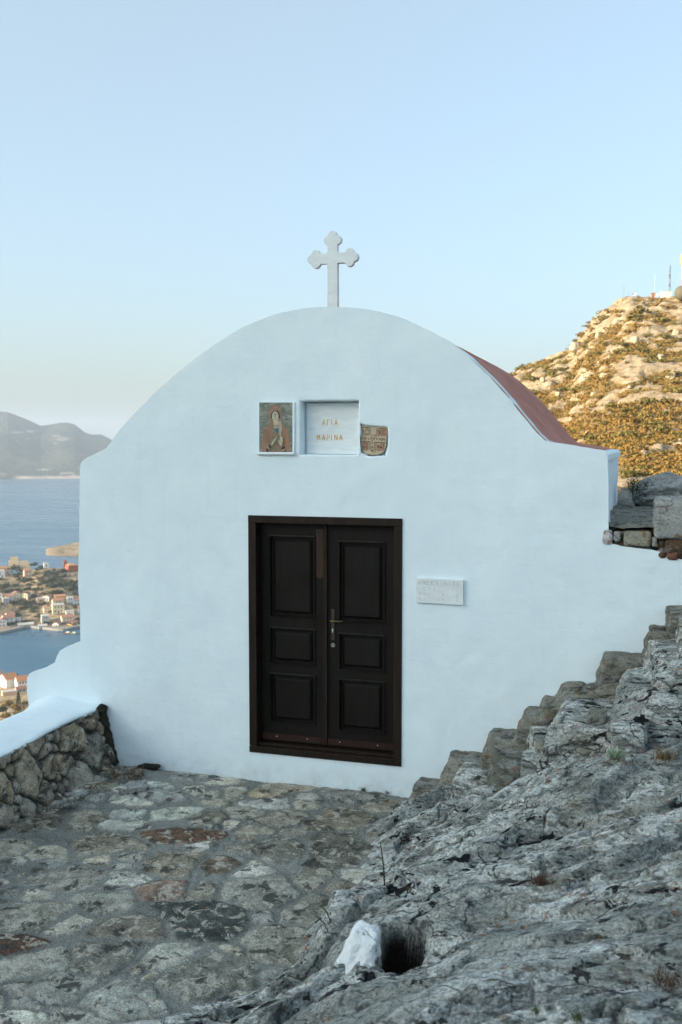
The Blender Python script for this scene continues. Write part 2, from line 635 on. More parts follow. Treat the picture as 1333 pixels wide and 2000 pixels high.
# niche linings and the back of the openings
mb = MB()
mb.box(n_x0 - .05, n_x1 + .05, .125, .30, n_zb - .05, n_zt + .05)
sx0, sz0 = ply(700, 893); sx1, sz1 = ply(760, 825)
mb.box(sx0 - .03, sx1 + .03, .075, .30, sz0 - .03, sz1 + .03)
mb.box(dx0, dx1, .30, .335, dzb, dzt)
keep(mb.build('niche_lining', MP), chapel)

# body: walls behind the front, down both sides
D = 3.45
body = [(XL + .012, -.4)] + [(x + .012, z - .012) for x, z in sh_l] + [(x, z - .014) for x, z in ARCH] + [(x - .012, z - .012) for x, z in sh_r] + [(XR - .012, -.4)]
keep(link('wall', plate([resample(body, .08, .002)], .36, D, .03, 3), MP, None, 40), chapel)
# roof skin: follows the arch and the two shoulders, stops short of the coping
def roof_skin():
    prof = sh_l[3:] + ARCH + sh_r[:5]
    top, lo = [], []
    for i, p in enumerate(prof):
        a, b = prof[max(i - 1, 0)], prof[min(i + 1, len(prof) - 1)]
        t = np.array([b[0] - a[0], b[1] - a[1]]); t /= np.linalg.norm(t)
        nn = np.array([-t[1], t[0]])
        top.append(np.array(p) + nn * .002); lo.append(np.array(p) - nn * .03)
    ys = np.linspace(.018, D + .02, 40)
    P = np.zeros((len(prof), len(ys), 3))
    for i, p in enumerate(top):
        P[i, :, 0] = p[0]; P[i, :, 1] = ys; P[i, :, 2] = p[1]
    dn = fbm(P, 1.7, 4, 9) * .012 * sstep(.02, .5, ys)[None, :]
    P[..., 2] += dn
    L = P.copy()
    for i, p in enumerate(lo):
        L[i, :, 0] = p[0]; L[i, :, 2] = p[1]
    n, m = P.shape[:2]
    ring = np.concatenate([P, L[::-1], P[:1]], 0)
    me = grid_mesh('roof', ring)
    bm = bmesh.new(); bm.from_mesh(me)
    bmesh.ops.remove_doubles(bm, verts=bm.verts, dist=1e-5)
    bmesh.ops.holes_fill(bm, edges=bm.edges, sides=0)
    bmesh.ops.recalc_face_normals(bm, faces=bm.faces)
    bm.to_mesh(me); bm.free()
    return me
keep(link('roof', roof_skin(), MROOF, None, 40), chapel)
# white coping strip along the eaves on the side we see
mb = MB()
cz = ZR
cop = [(XR - .10, cz + .012), (XR - .085, cz + .022), (XR - .02, cz + .016), (XR + .004, cz - .004), (XR + .006, cz - .05), (XR - .012, cz - .06), (XR - .10, cz - .06)]
keep(link('coping', plate([cop], .33, D - .01, .006), MP, None, 40), chapel)

# ------------------------------------------------------------------ cross
def star_outline():
    cx, cz = ply(651, 505, .10)
    wd = ply(661, 560, .10)[0] - ply(641, 560, .10)[0]
    _, zb = ply(650, 612, .10)
    _, zt = ply(650, 453, .10)
    x_l = ply(603, 508, .10)[0]; x_r = ply(700, 503, .10)[0]
    h = wd / 2
    def lobe(c, ang):            # trefoil end: polar outline round c, the bar joins at the back
        r0, rr = .043, .0355
        out = []
        a0 = math.atan2(h, -.048)
        for i in range(41):
            th = a0 - 2 * a0 * i / 40
            best = 0
            for da in (0, math.pi / 2, -math.pi / 2):
                # circle radius rr at distance r0*.8 in direction da
                d = r0 * .84
                b = math.cos(th - da) * d
                q = b * b - d * d + rr * rr
                if q >= 0: best = max(best, b + math.sqrt(q))
            if math.cos(th) < 0 and abs(math.sin(th)) > 1e-6: best = max(best, min(h / abs(math.sin(th)), .062))
            best = max(best, .03)
            out.append((c[0] + best * math.cos(th + ang), c[1] + best * math.sin(th + ang)))
        return out
    e = .066
    R_ = lobe((x_r - e, cz), 0)[::-1]
    T_ = lobe((cx, zt - e), math.pi / 2)[::-1]
    L_ = lobe((x_l + e, cz), math.pi)[::-1]
    pts = [(cx - h * 1.06, zb), (cx + h * 1.06, zb), (cx + h, cz - h)] + R_ + [(cx + h, cz + h)] + T_ + [(cx - h, cz + h)] + L_ + [(cx - h, cz - h)]
    return pts
cross = keep(link('cross', plate([star_outline()], .08, .125, .004), MMARB, None, 35), chapel)
cross['label'] = 'white marble cross with trefoil arm ends on the gable top'

# ------------------------------------------------------------------ door
YF = -.012
mb = MB()
zt, zb = dzt, dzb
mb.box(dx0, dx0 + FW, YF, .20, zb + FW * .8, zt - FW * .9)
mb.box(dx1 - FW, dx1, YF, .20, zb + FW * .8, zt - FW * .9)
mb.box(dx0, dx1, YF - .002, .20, zt - FW * .9, zt)
mb.box(dx0, dx1, YF - .003, .20, zb, zb + FW * .8)
mb.box(dx0 + FW * .9, dx1 - FW * .9, .02, .19, zb + FW * .8, zb + FW * .8 + .022)      # inner sill strip
frame_me = mb.mesh('door_frame')
bm = bmesh.new(); bm.from_mesh(frame_me)
bmesh.ops.bevel(bm, geom=[e for e in bm.edges], offset=.003, segments=1, affect='EDGES')
bm.to_mesh(frame_me); bm.free()
keep(link('door_frame', frame_me, MFRAME, None, 30), chapel)

YD = .085
def leaf_me(x0, x1, z0, z1, panels):
    mb = MB()
    xs = sorted({x0, x1} | {p[0] for p in panels} | {p[1] for p in panels})
    zs = sorted({z0, z1} | {p[2] for p in panels} | {p[3] for p in panels})
    for xa, xb in zip(xs, xs[1:]):
        for za, zc in zip(zs, zs[1:]):
            mx, mz = (xa + xb) / 2, (za + zc) / 2
            if any(p[0] < mx < p[1] and p[2] < mz < p[3] for p in panels): continue
            mb.face([(xa, YD, za), (xb, YD, za), (xb, YD, zc), (xa, YD, zc)])
    Y2 = YD + .045
    mb.face([(x0, YD, z0), (x0, YD, z1), (x0, Y2, z1), (x0, Y2, z0)])
    mb.face([(x1, YD, z0), (x1, Y2, z0), (x1, Y2, z1), (x1, YD, z1)])
    mb.face([(x0, YD, z0), (x0, Y2, z0), (x1, Y2, z0), (x1, YD, z0)])
    mb.face([(x0, YD, z1), (x1, YD, z1), (x1, Y2, z1), (x0, Y2, z1)])
    mb.face([(x0, Y2, z0), (x0, Y2, z1), (x1, Y2, z1), (x1, Y2, z0)])
    return mb


def panel_me(x0, x1, z0, z1):
    mb = MB()
    def rect(i, y): return [(x0 + i, y, z0 + i), (x1 - i, y, z0 + i), (x1 - i, y, z1 - i), (x0 + i, y, z1 - i)]
    steps = [(0, YD + .002), (0.0, YD - .010), (.007, YD - .012), (.013, YD - .004), (.017, YD + .022), (.030, YD + .022), (.050, YD + .004), (.053, YD + .002)]
    rs = [rect(i, y) for i, y in steps]
    for a, b in zip(rs, rs[1:]):
        for k in range(4):
            mb.face([a[k], a[(k + 1) % 4], b[(k + 1) % 4], b[k]])
    mb.face(rs[-1])
    return mb


ix0, ix1 = dx0 + FW + .004, dx1 - FW - .004
lz0, lz1 = zb + FW * .8 + .03, zt - FW * .9 - .006
xm = ply(638, 1240, YD)[0]
def zz(px, py): return ply(px, py, YD)[1]
def xx(px): return ply(px, 1240, YD)[0]
Lp = [(xx(527), xx(617), zz(572, 1206), zz(572, 1046)), (xx(527), xx(617), zz(572, 1299), zz(572, 1226)), (xx(527), xx(617), zz(572, 1414), zz(572, 1316))]
Rp = [(xx(662), xx(753), zz(707, 1217), zz(707, 1057)), (xx(662), xx(753), zz(707, 1312), zz(707, 1238)), (xx(662), xx(753), zz(707, 1431), zz(707, 1328))]
for nm, xa, xb, pans in (('left', ix0, xm - .003, Lp), ('right', xm + .003, ix1, Rp)):
    leaf = keep(leaf_me(xa, xb, lz0, lz1, pans).build('door_leaf', MWOOD), chapel)
    for p in pans:
        panel_me(*p).build('panel', MWOOD, leaf)
    mb = MB()
    kz = lz0 + .012
    mb.box(xa + .012, xb - .012, YD - .014, YD - .001, kz, kz + .052)
    mb.build('kick_strip', MKICK, leaf)
    for f in (.25, .72) if nm == 'left' else (.2, .75):
        x = xa + (xb - xa) * f
        mb = MB()
        mb.tube([(x, YD - .0145, kz + .03), (x, YD - .017, kz + .03)], .0045, 8)
        mb.build('screw', MBOX, leaf)
    if nm == 'left':
        mb = MB()
        za, zc = zz(627, 1130), zz(627, 1034)
        xa2, xb2 = xx(618.5), xx(633)
        n = 8
        top = [(xa2, YD - .004, zc), (xa2, YD - .004, za + .03)] + [(xa2 + (xb2 - xa2) * (.5 - .5 * math.cos(math.pi * i / n)), YD - .004, za + .03 - .03 * math.sin(math.pi * i / n)) for i in range(1, n)] + [(xb2, YD - .004, za + .03), (xb2, YD - .004, zc)]
        mb.face(top)
        for a, b in zip(top, top[1:] + top[:1]):
            mb.face([a, (a[0], YD - .0003, a[2]), (b[0], YD - .0003, b[2]), b])
        mb.build('bare_wood_patch', MBARE, leaf)
        mb = MB()      # closing strip down the meeting edge
        mb.box(xx(633.5), xx(640.5), YD - .020, YD - .0005, lz0 + .01, lz1 - .01)
        mb.build('closing_strip', MFRAME, leaf)
    else:
        hx = xx(651)
        mb = MB()
        z0h, z1h = zz(651, 1250), zz(651, 1190)
        mb.box(hx - .0135, hx + .0135, YD - .007, YD - .0004, z0h, z1h)
        plate_o = mb.build('handle_plate', MIRON, leaf)
        mb = MB()
        zh = zz(651, 1211)
        mb.tube([(hx, YD - .006, zh), (hx, YD - .05, zh)], [.009, .008], 8)
        mb.tube([(hx - .008, YD - .05, zh), (hx + .03, YD - .052, zh + .001), (hx + .075, YD - .048, zh - .001), (hx + .092, YD - .042, zh + .004)], [.008, .0085, .0075, .006], 8)
        mb.build('handle', MBRASS, leaf)
        mb = MB()
        zk = zz(651, 1232)
        mb.tube([(hx - .002, YD - .0072, zk + .012), (hx - .002, YD - .009, zk + .012)], .0065, 10)
        mb.box(hx - .0055, hx + .0015, YD - .0089, YD - .0073, zk - .012, zk + .009)
        mb.build('keyhole', MBOX, leaf)
        mb = MB()     # worn round patch under the lock
        zc = zz(651, 1260)
        mb.tube([(hx, YD - .0006, zc), (hx, YD - .006, zc)], [.019, .017], 12)
        mb.build('lock_rose', simple('scratched_zinc', (.19, .18, .15), .6, .5, 60, .4), leaf)

# ------------------------------------------------------------------ name slab in the niche
def strokes(mb, segs, x0, z0, w_, h_, y, wd, mi=0, tilt=0.0):
    """flat pen strokes; every stroke a hair nearer than the last"""
    for k, s in enumerate(segs):
        for (ax, az_), (bx, bz) in zip(s, s[1:]):
            a = np.array([x0 + ax * w_, z0 + az_ * h_]); b = np.array([x0 + bx * w_, z0 + bz * h_])
            d = b - a; L = np.linalg.norm(d); d /= L
            n = np.array([-d[1], d[0]]) * wd / 2
            a = a - d * wd * .3; b = b + d * wd * .3
            strokes.k = (strokes.k + 1) % 17
            yy = y - .00025 * (1 + strokes.k)
            mb.face([(a[0] - n[0], yy, a[1] - n[1]), (b[0] - n[0], yy, b[1] - n[1]), (b[0] + n[0], yy, b[1] + n[1]), (a[0] + n[0], yy, a[1] + n[1])], mi)
strokes.k = 0
arc = lambda cx, cz, rx, rz, a0, a1, n=8: [(cx + rx * math.cos(R(a0 + (a1 - a0) * i / n)), cz + rz * math.sin(R(a0 + (a1 - a0) * i / n))) for i in range(n + 1)]
GL = {
    'A': [[(0, 0), (.5, 1), (1, 0)], [(.2, .32), (.8, .32)]],
    'G': [[(.05, 0), (.05, 1), (.95, 1)]],
    'I': [[(.5, 0), (.5, 1)]],
    'M': [[(0, 0), (.08, 1), (.5, .35), (.92, 1), (1, 0)]],
    'P': [[(.1, 0), (.1, 1), (.75, 1), (.95, .8), (.75, .52), (.1, .48)]],
    'N': [[(.05, 0), (.05, 1), (.95, 0), (.95, 1)]],
    'C': [arc(.55, .5, .5, .5, 50, 310)],
    'X': [[(0, 0), (1, 1)], [(0, 1), (1, 0)]],
    'K': [[(.1, 0), (.1, 1)], [(.95, 1), (.15, .5), (.95, 0)]],
    'V': [[(0, 1), (.45, 0), (1, 1)]],
    'E': [[(.9, 0), (.05, 0), (.05, 1), (.9, 1)], [(.05, .52), (.75, .52)]],
    'S': [[(.95, .85), (.8, 1), (.05, 1), (.55, .5), (.05, 0), (.95, 0)]],
    'O': [arc(.5, .5, .5, .5, 0, 360, 12)],
    'Y': [[(0, 1), (.5, .45), (1, 1)], [(.5, .45), (.5, 0)]],
    '~': [arc(.25, .3, .25, .4, 180, 0, 5) + arc(.75, .5, .25, .4, 180, 360, 5)],
    '2': [[(.1, .75), (.5, 1), (.9, .75), (.1, 0), (.95, 0)]],
}
YN = .10
mslab = empty('name_slab', ((n_x0 + n_x1) / 2, YN, n_zb), 0, 'white marble slab with gold Greek letters set in a square niche', 'plaque')
bx0 = ply(600, 800, YN)[0]
slab = keep(link('slab', plate([[(bx0, n_zb + .004), (n_x1 + .02, n_zb + .004), (n_x1 + .02, n_zt - .012), (bx0, n_zt - .012)]], YN, YN + .024, .002), MMARB, None, 30), mslab)
mb = MB()
def word(mb, txt, xpx, y0px, y1px, y, wfrac=.72, wd=.006, mi=0, wl=None):
    for ch, px in zip(txt, xpx):
        x0_, z0_ = ply(px, y1px, y); _, z1_ = ply(px, y0px, y)
        h = z1_ - z0_
        ww = h * wfrac if wl is None else wl
        strokes(mb, GL[ch], x0_, z0_, ww, h, y, wd, mi)
word(mb, 'AGIA', [630, 639.5, 645.5, 654], 820, 830.5, YN, .58)
word(mb, 'MAPINA', [620, 630, 639, 645.5, 654, 663.5], 849.5, 859.5, YN, .58)
keep(mb.build('lettering', MGOLD), mslab)

# ------------------------------------------------------------------ painted icon
def icon():
    y = -.012
    C = lambda x, v: ply(495 + x * .0675, 775 + v * .0675, y)
    t = empty('painted_icon', (C(650, 900)[0], y, C(650, 1650)[1]), 0, 'painted panel of a saint in a red hooded cloak beside the niche', 'icon')
    bk = [C(165, 1640), C(1195, 1650), C(1195, 150), C(165, 150)]
    keep(link('board', plate([bk], y, -.0005, .001), MP, None, 30), t)
    sh = [C(100, 1672), C(1205, 1676), C(1205, 1620), C(100, 1625)]
    keep(link('ledge', plate([sh], y - .016, -.0005, .003), MMARB, None, 30), t)
    g = NT('icon_ground')
    n1 = g.noise(16, 8, .75, dist=1.0, vec=g.mapping((1, 1, 1.8)))
    c = g.ramp(n1, [(.32, (.09, .115, .095)), (.48, (.16, .19, .155)), (.58, (.27, .29, .24)), (.68, (.40, .43, .36))])
    MG = g.done(c, .6, .3)
    def pm(name, col): return simple(name, col, .6, .35, 55, .3)
    mats = [MG, pm('icon_red', (.30, .175, .125)), pm('icon_brown', (.235, .18, .115)), pm('icon_skin', (.46, .44, .32)), pm('icon_dark', (.022, .035, .045)),
            pm('icon_blue', (.03, .14, .24)), pm('icon_line', (.14, .12, .08)), pm('icon_cuff', (.40, .33, .25)), pm('icon_rust', (.36, .195, .115))]
    mb = MB(); k = [0]
    def poly(pts, mi):
        k[0] += 1
        yy = y - .0004 * k[0]
        mb.face([(a, yy, b) for a, b in (C(*p) for p in pts)][::-1], mi)
    ell = lambda cx, cv, rx, rv, n=20, a0=0, a1=360: [(cx + rx * math.cos(R(a0 + (a1 - a0) * i / n)), cv + rv * math.sin(R(a0 + (a1 - a0) * i / n))) for i in range(n)]
    poly([(175, 165), (175, 1600), (1135, 1600), (1135, 165)], 0)
    poly([(240, 1590), (260, 1200), (300, 950), (420, 840), (500, 740), (800, 740), (900, 850), (1010, 930), (1050, 1250), (1065, 1590)], 1)
    poly([(950, 1590), (900, 1300), (930, 1000), (1010, 960), (1050, 1250), (1060, 1590)], 8)
    poly([(520, 840), (590, 780), (760, 760), (830, 830), (870, 1150), (800, 1560), (520, 1560), (470, 1300), (560, 1080)], 2)
    poly([(270, 1250), (330, 1000), (400, 900), (520, 1150), (440, 1330)], 1)
    poly(ell(640, 480, 195, 235), 1)
    poly([(450, 500), (830, 500), (800, 720), (740, 800), (560, 800), (480, 690)], 1)
    poly([(690, 720), (820, 690), (850, 900), (800, 1150), (730, 1080)], 7)
    poly([(515, 615), (530, 480), (600, 405), (720, 400), (765, 480), (782, 610), (740, 625), (700, 500), (580, 500), (560, 625)], 4)
    poly([(580, 650), (720, 650), (730, 800), (600, 830)], 3)
    poly(ell(645, 560, 95, 140), 3)
    poly([(590, 490), (635, 488), (635, 500), (590, 503)], 6); poly([(660, 488), (705, 490), (705, 503), (660, 500)], 6)
    poly(ell(615, 515, 16, 8, 8), 4); poly(ell(682, 515, 16, 8, 8), 4)
    poly([(643, 500), (652, 500), (660, 592), (636, 592)], 6); poly([(620, 628), (675, 628), (660, 640), (635, 640)], 1)
    poly([(600, 840), (730, 830), (735, 930), (620, 930)], 7)
    poly([(618, 920), (735, 915), (722, 1080)], 5)
    poly([(530, 1390), (560, 1290), (640, 1200), (690, 1170), (690, 1210), (620, 1330), (570, 1400)], 3)
    for dx in (0, 22, 44): poly([(628 + dx * .6, 1250 - dx), (672 + dx * .55, 1172 - dx * 1.1), (682 + dx * .55, 1182 - dx * 1.1), (645 + dx * .6, 1262 - dx)], 3)
    poly([(745, 1250), (762, 1250), (800, 1330), (830, 1300), (870, 1230), (866, 1330), (830, 1420), (790, 1410), (755, 1330)], 3)
    for dx in (0, 22, 44, 62): poly([(790 + dx, 1300), (785 + dx, 1130 + abs(dx - 30)), (803 + dx, 1130 + abs(dx - 30)), (812 + dx, 1300)], 3)
    poly([(440, 1410), (480, 1380), (530, 1460), (490, 1490)], 4); poly([(420, 1450), (440, 1415), (490, 1490), (460, 1530)], 7); poly([(400, 1480), (465, 1545), (430, 1590), (400, 1590)], 4)
    poly([(830, 1480), (925, 1430), (930, 1490), (840, 1525)], 4); poly([(850, 1545), (930, 1500), (935, 1545), (880, 1570)], 7); poly([(870, 1575), (935, 1555), (935, 1590), (870, 1590)], 4)
    for a, b in (((300, 1000), (420, 1330)), ((350, 950), (470, 1330)), ((560, 1100), (640, 1450)), ((700, 1420), (640, 1300)), ((960, 1000), (930, 1400))):
        poly([a, (a[0] + 12, a[1]), (b[0] + 10, b[1]), b], 6)
    keep(mb.build('painting', mats), t)
icon()

# ------------------------------------------------------------------ inscribed clay shard
def shard():
    y = .020
    C = lambda x, v: ply(690 + x * .06, 815 + v * .06, y)
    t = empty('clay_shard', (C(680, 700)[0], y, C(680, 1220)[1]), 0, 'buff clay shard scratched with a cross and Greek letters in a recess', 'ceramic shard')
    ol = [(270, 250), (250, 560), (255, 800), (245, 960), (300, 1100), (420, 1200), (620, 1225), (830, 1215), (960, 1150), (1050, 1040), (1085, 900), (1090, 700), (1115, 580), (1120, 330), (640, 270)]
    base = simple('buff_clay', (.54, .44, .31), .8, .3, 28, .2, bump=(60, .002))
    dark = simple('scratched_clay', (.075, .042, .026), .8, .3, 60)
    pink = simple('pinkish_clay', (.46, .27, .19), .8, .25, 30, .2)
    keep(link('clay', plate([[C(*p) for p in ol]], y, y + .025, .003), base, None, 40), t)
    mb = MB()
    def q(x0, v0, x1, v1, mi, o): mb.face([(a, y - o, b) for a, b in (C(x0, v1), C(x1, v1), C(x1, v0), C(x0, v0))], mi)
    q(815, 380, 1090, 590, 1, .0006); q(305, 830, 480, 1050, 1, .0006); q(790, 880, 1010, 1070, 1, .0007)
    def line(pts, wd=.0035):
        pp = [C(*p) for p in pts]
        strokes(mb, [pp], 0, 0, 1, 1, y - .0008, wd)
    for r in ((300, 330, 520, 570), (800, 370, 1105, 600), (295, 820, 480, 1060), (770, 830, 1015, 1075)):
        line([(r[0], r[1]), (r[2], r[1]), (r[2], r[3]), (r[0], r[3]), (r[0], r[1])], .0026)
    line([(250, 785), (550, 785)], .004); line([(700, 815), (1090, 830)], .004); line([(730, 820), (725, 1130), (640, 1150)], .003); line([(380, 620), (370, 780)], .003)
    line([(560, 800), (570, 1040), (620, 1110), (700, 1050), (700, 790)], .003); line([(610, 580), (720, 580), (710, 680), (605, 680), (610, 580)], .003)
    line([(770, 380), (750, 640)], .003)
    for v in range(350, 580, 36): line([(530, v), (580, v - 14)], .0022)
    for v in range(820, 1050, 36): line([(500, v), (545, v - 18)], .0022)
    for v in range(880, 1060, 36): line([(985, v), (1020, v - 20)], .0022)
    def L(ch, x0, v0, x1, v1, wd=.0042):
        a, b = C(x0, v1), C(x1, v0)
        strokes(mb, GL[ch], a[0], a[1], b[0] - a[0], b[1] - a[1], y - .001, wd)
    L('I', 310, 400, 370, 520); L('C', 385, 405, 500, 550); L('X', 825, 420, 930, 560); L('C', 960, 420, 1070, 550)
    L('~', 350, 310, 480, 370, .0035); L('~', 890, 340, 1040, 385, .0035); L('~', 360, 835, 450, 880, .003); L('~', 900, 840, 1010, 890, .003)
    L('V', 315, 930, 385, 1005); L('I', 425, 915, 455, 1010); L('K', 800, 910, 870, 1000); L('A', 880, 935, 950, 1005)
    L('O', 268, 650, 330, 715, .003)
    for ch, x in zip('PCOAEN', (395, 490, 570, 655, 755, 850)): L(ch, x, 680, x + 50, 735, .0024)
    L('I', 930, 670, 950, 780, .003); L('N', 960, 680, 1030, 750, .003); L('2', 590, 760, 660, 850, .003); L('A', 590, 930, 660, 1000, .003); L('X', 590, 1050, 650, 1110, .003)
    keep(mb.build('inscription', [dark, pink]), t)
shard()

# ------------------------------------------------------------------ worn marble plaque right of the door
def plaque():
    y = -.022
    q = [ply(813.5, 1177, y), ply(905, 1182, y), ply(905, 1133, y), ply(813.5, 1129, y)]
    t = empty('wall_plaque', (q[0][0] + .18, y, q[0][1]), 0, 'small worn marble plaque with faint lettering right of the door', 'plaque')
    keep(link('slab', plate([q], y, -.0005, .002), MMARB, None, 30), t)
    mb = MB()
    x0, z1 = q[3]; z0 = q[0][1]; h = z1 - z0; W = q[1][0] - x0
    for i, ch in enumerate('ANEKAINISE'):
        strokes(mb, GL[ch], x0 + W * (.04 + .092 * i), z1 - h * .25, W * .062, h * .16, y, .0032)
    fr = random.Random(3)
    for ln in range(3):
        for i in range(9):
            if fr.random() < .4: continue
            strokes(mb, GL[fr.choice('ANTIKO'.replace('T', 'E'))][:1], x0 + W * (.06 + .1 * i), z1 - h * (.48 + .2 * ln), W * .05, h * .12, y, .0022)
    keep(mb.build('inscription', simple('faint_engraving', (.50, .525, .51), .8, .2, 40)), t)
plaque()

# ------------------------------------------------------------------ junction box and cable on the far corner of the wall
def junction():
    xw = XL
    t = empty('junction_box', (xw - .03, .12, ply(155, 965)[1]), 0, 'small grey electrical box with looping cable on the left wall corner', 'electrical box')
    z1, z0 = ply(155, 952)[1], ply(155, 967)[1]
    mb = MB()
    mb.tube([(xw - .018, .1, z0), (xw - .018, .1, z1 - .012), (xw - .012, .1, z1)], [.016, .016, .007], 10)
    keep(mb.build('housing', MBOX, None, 40), t)
    mb = MB()
    mb.tube([(xw - .012, .1, z0 - .016), (xw - .012, .1, z0)], .007, 8)
    keep(mb.build('gland', MBLK), t)
    mb = MB()
    zc = ply(157, 920)[1]; zl = ply(157, 998)[1]
    mb.tube([(xw + .0, .1, zc + .02), (xw - .012, .1, zc), (xw - .006, .1, z1 + .03), (xw - .009, .1, z1)], .004, 6)
    mb.tube([(xw - .012, .1, z0 - .016), (xw - .026, .1, (z0 + zl) / 2), (xw - .018, .1, zl + .02), (xw + .0, .1, zl)], .0035, 6)
    keep(mb.build('cable', MCABLE), t)
    mb = MB()
    zs = [ply(157, v)[1] for v in (1090, 1120, 1150, 1180, 1215, 1245)]
    xs = [ply(u, v)[0] for u, v in ((157, 1090), (154.5, 1120), (157, 1150), (161, 1180), (160, 1215), (161, 1245))]
    mb.tube([(x - .004, .06, z) for x, z in zip(xs, zs)], .004, 6)
    c = mb.build('wall_cable', MCABLE)
    tag(c, 'thin grey cable running down the left edge of the chapel', 'cable')
junction()

# ================================================================== NEAR GROUND
def stones2d(u, v, seeds, noise_uv, gap=.012, rough=.035):
    """power diagram of seeds (u, v, weight, su, sv): returns best index, mortar distance"""
    uu = u + fbm(noise_uv, 5.0, 3, 31) * rough + fbm(noise_uv, 22.0, 2, 33) * rough * .35
    vv = v + fbm(noise_uv, 5.0, 3, 37) * rough + fbm(noise_uv, 22.0, 2, 39) * rough * .35
    b1 = np.full(u.shape, 1e9); b2 = np.full(u.shape, 1e9); bi = np.zeros(u.shape, int)
    for i, (su, sv, wt, ax, ay, rt) in enumerate(seeds):
        du, dv = uu - su, vv - sv
        c, s_ = math.cos(rt), math.sin(rt)
        a = (du * c + dv * s_) / ax; b = (-du * s_ + dv * c) / ay
        d = np.sqrt(a * a + b * b) - wt
        m = d < b1
        b2 = np.where(m, b1, np.minimum(b2, d))
        bi = np.where(m, i, bi)
        b1 = np.where(m, d, b1)
    return bi, (b2 - b1) * .5, b1


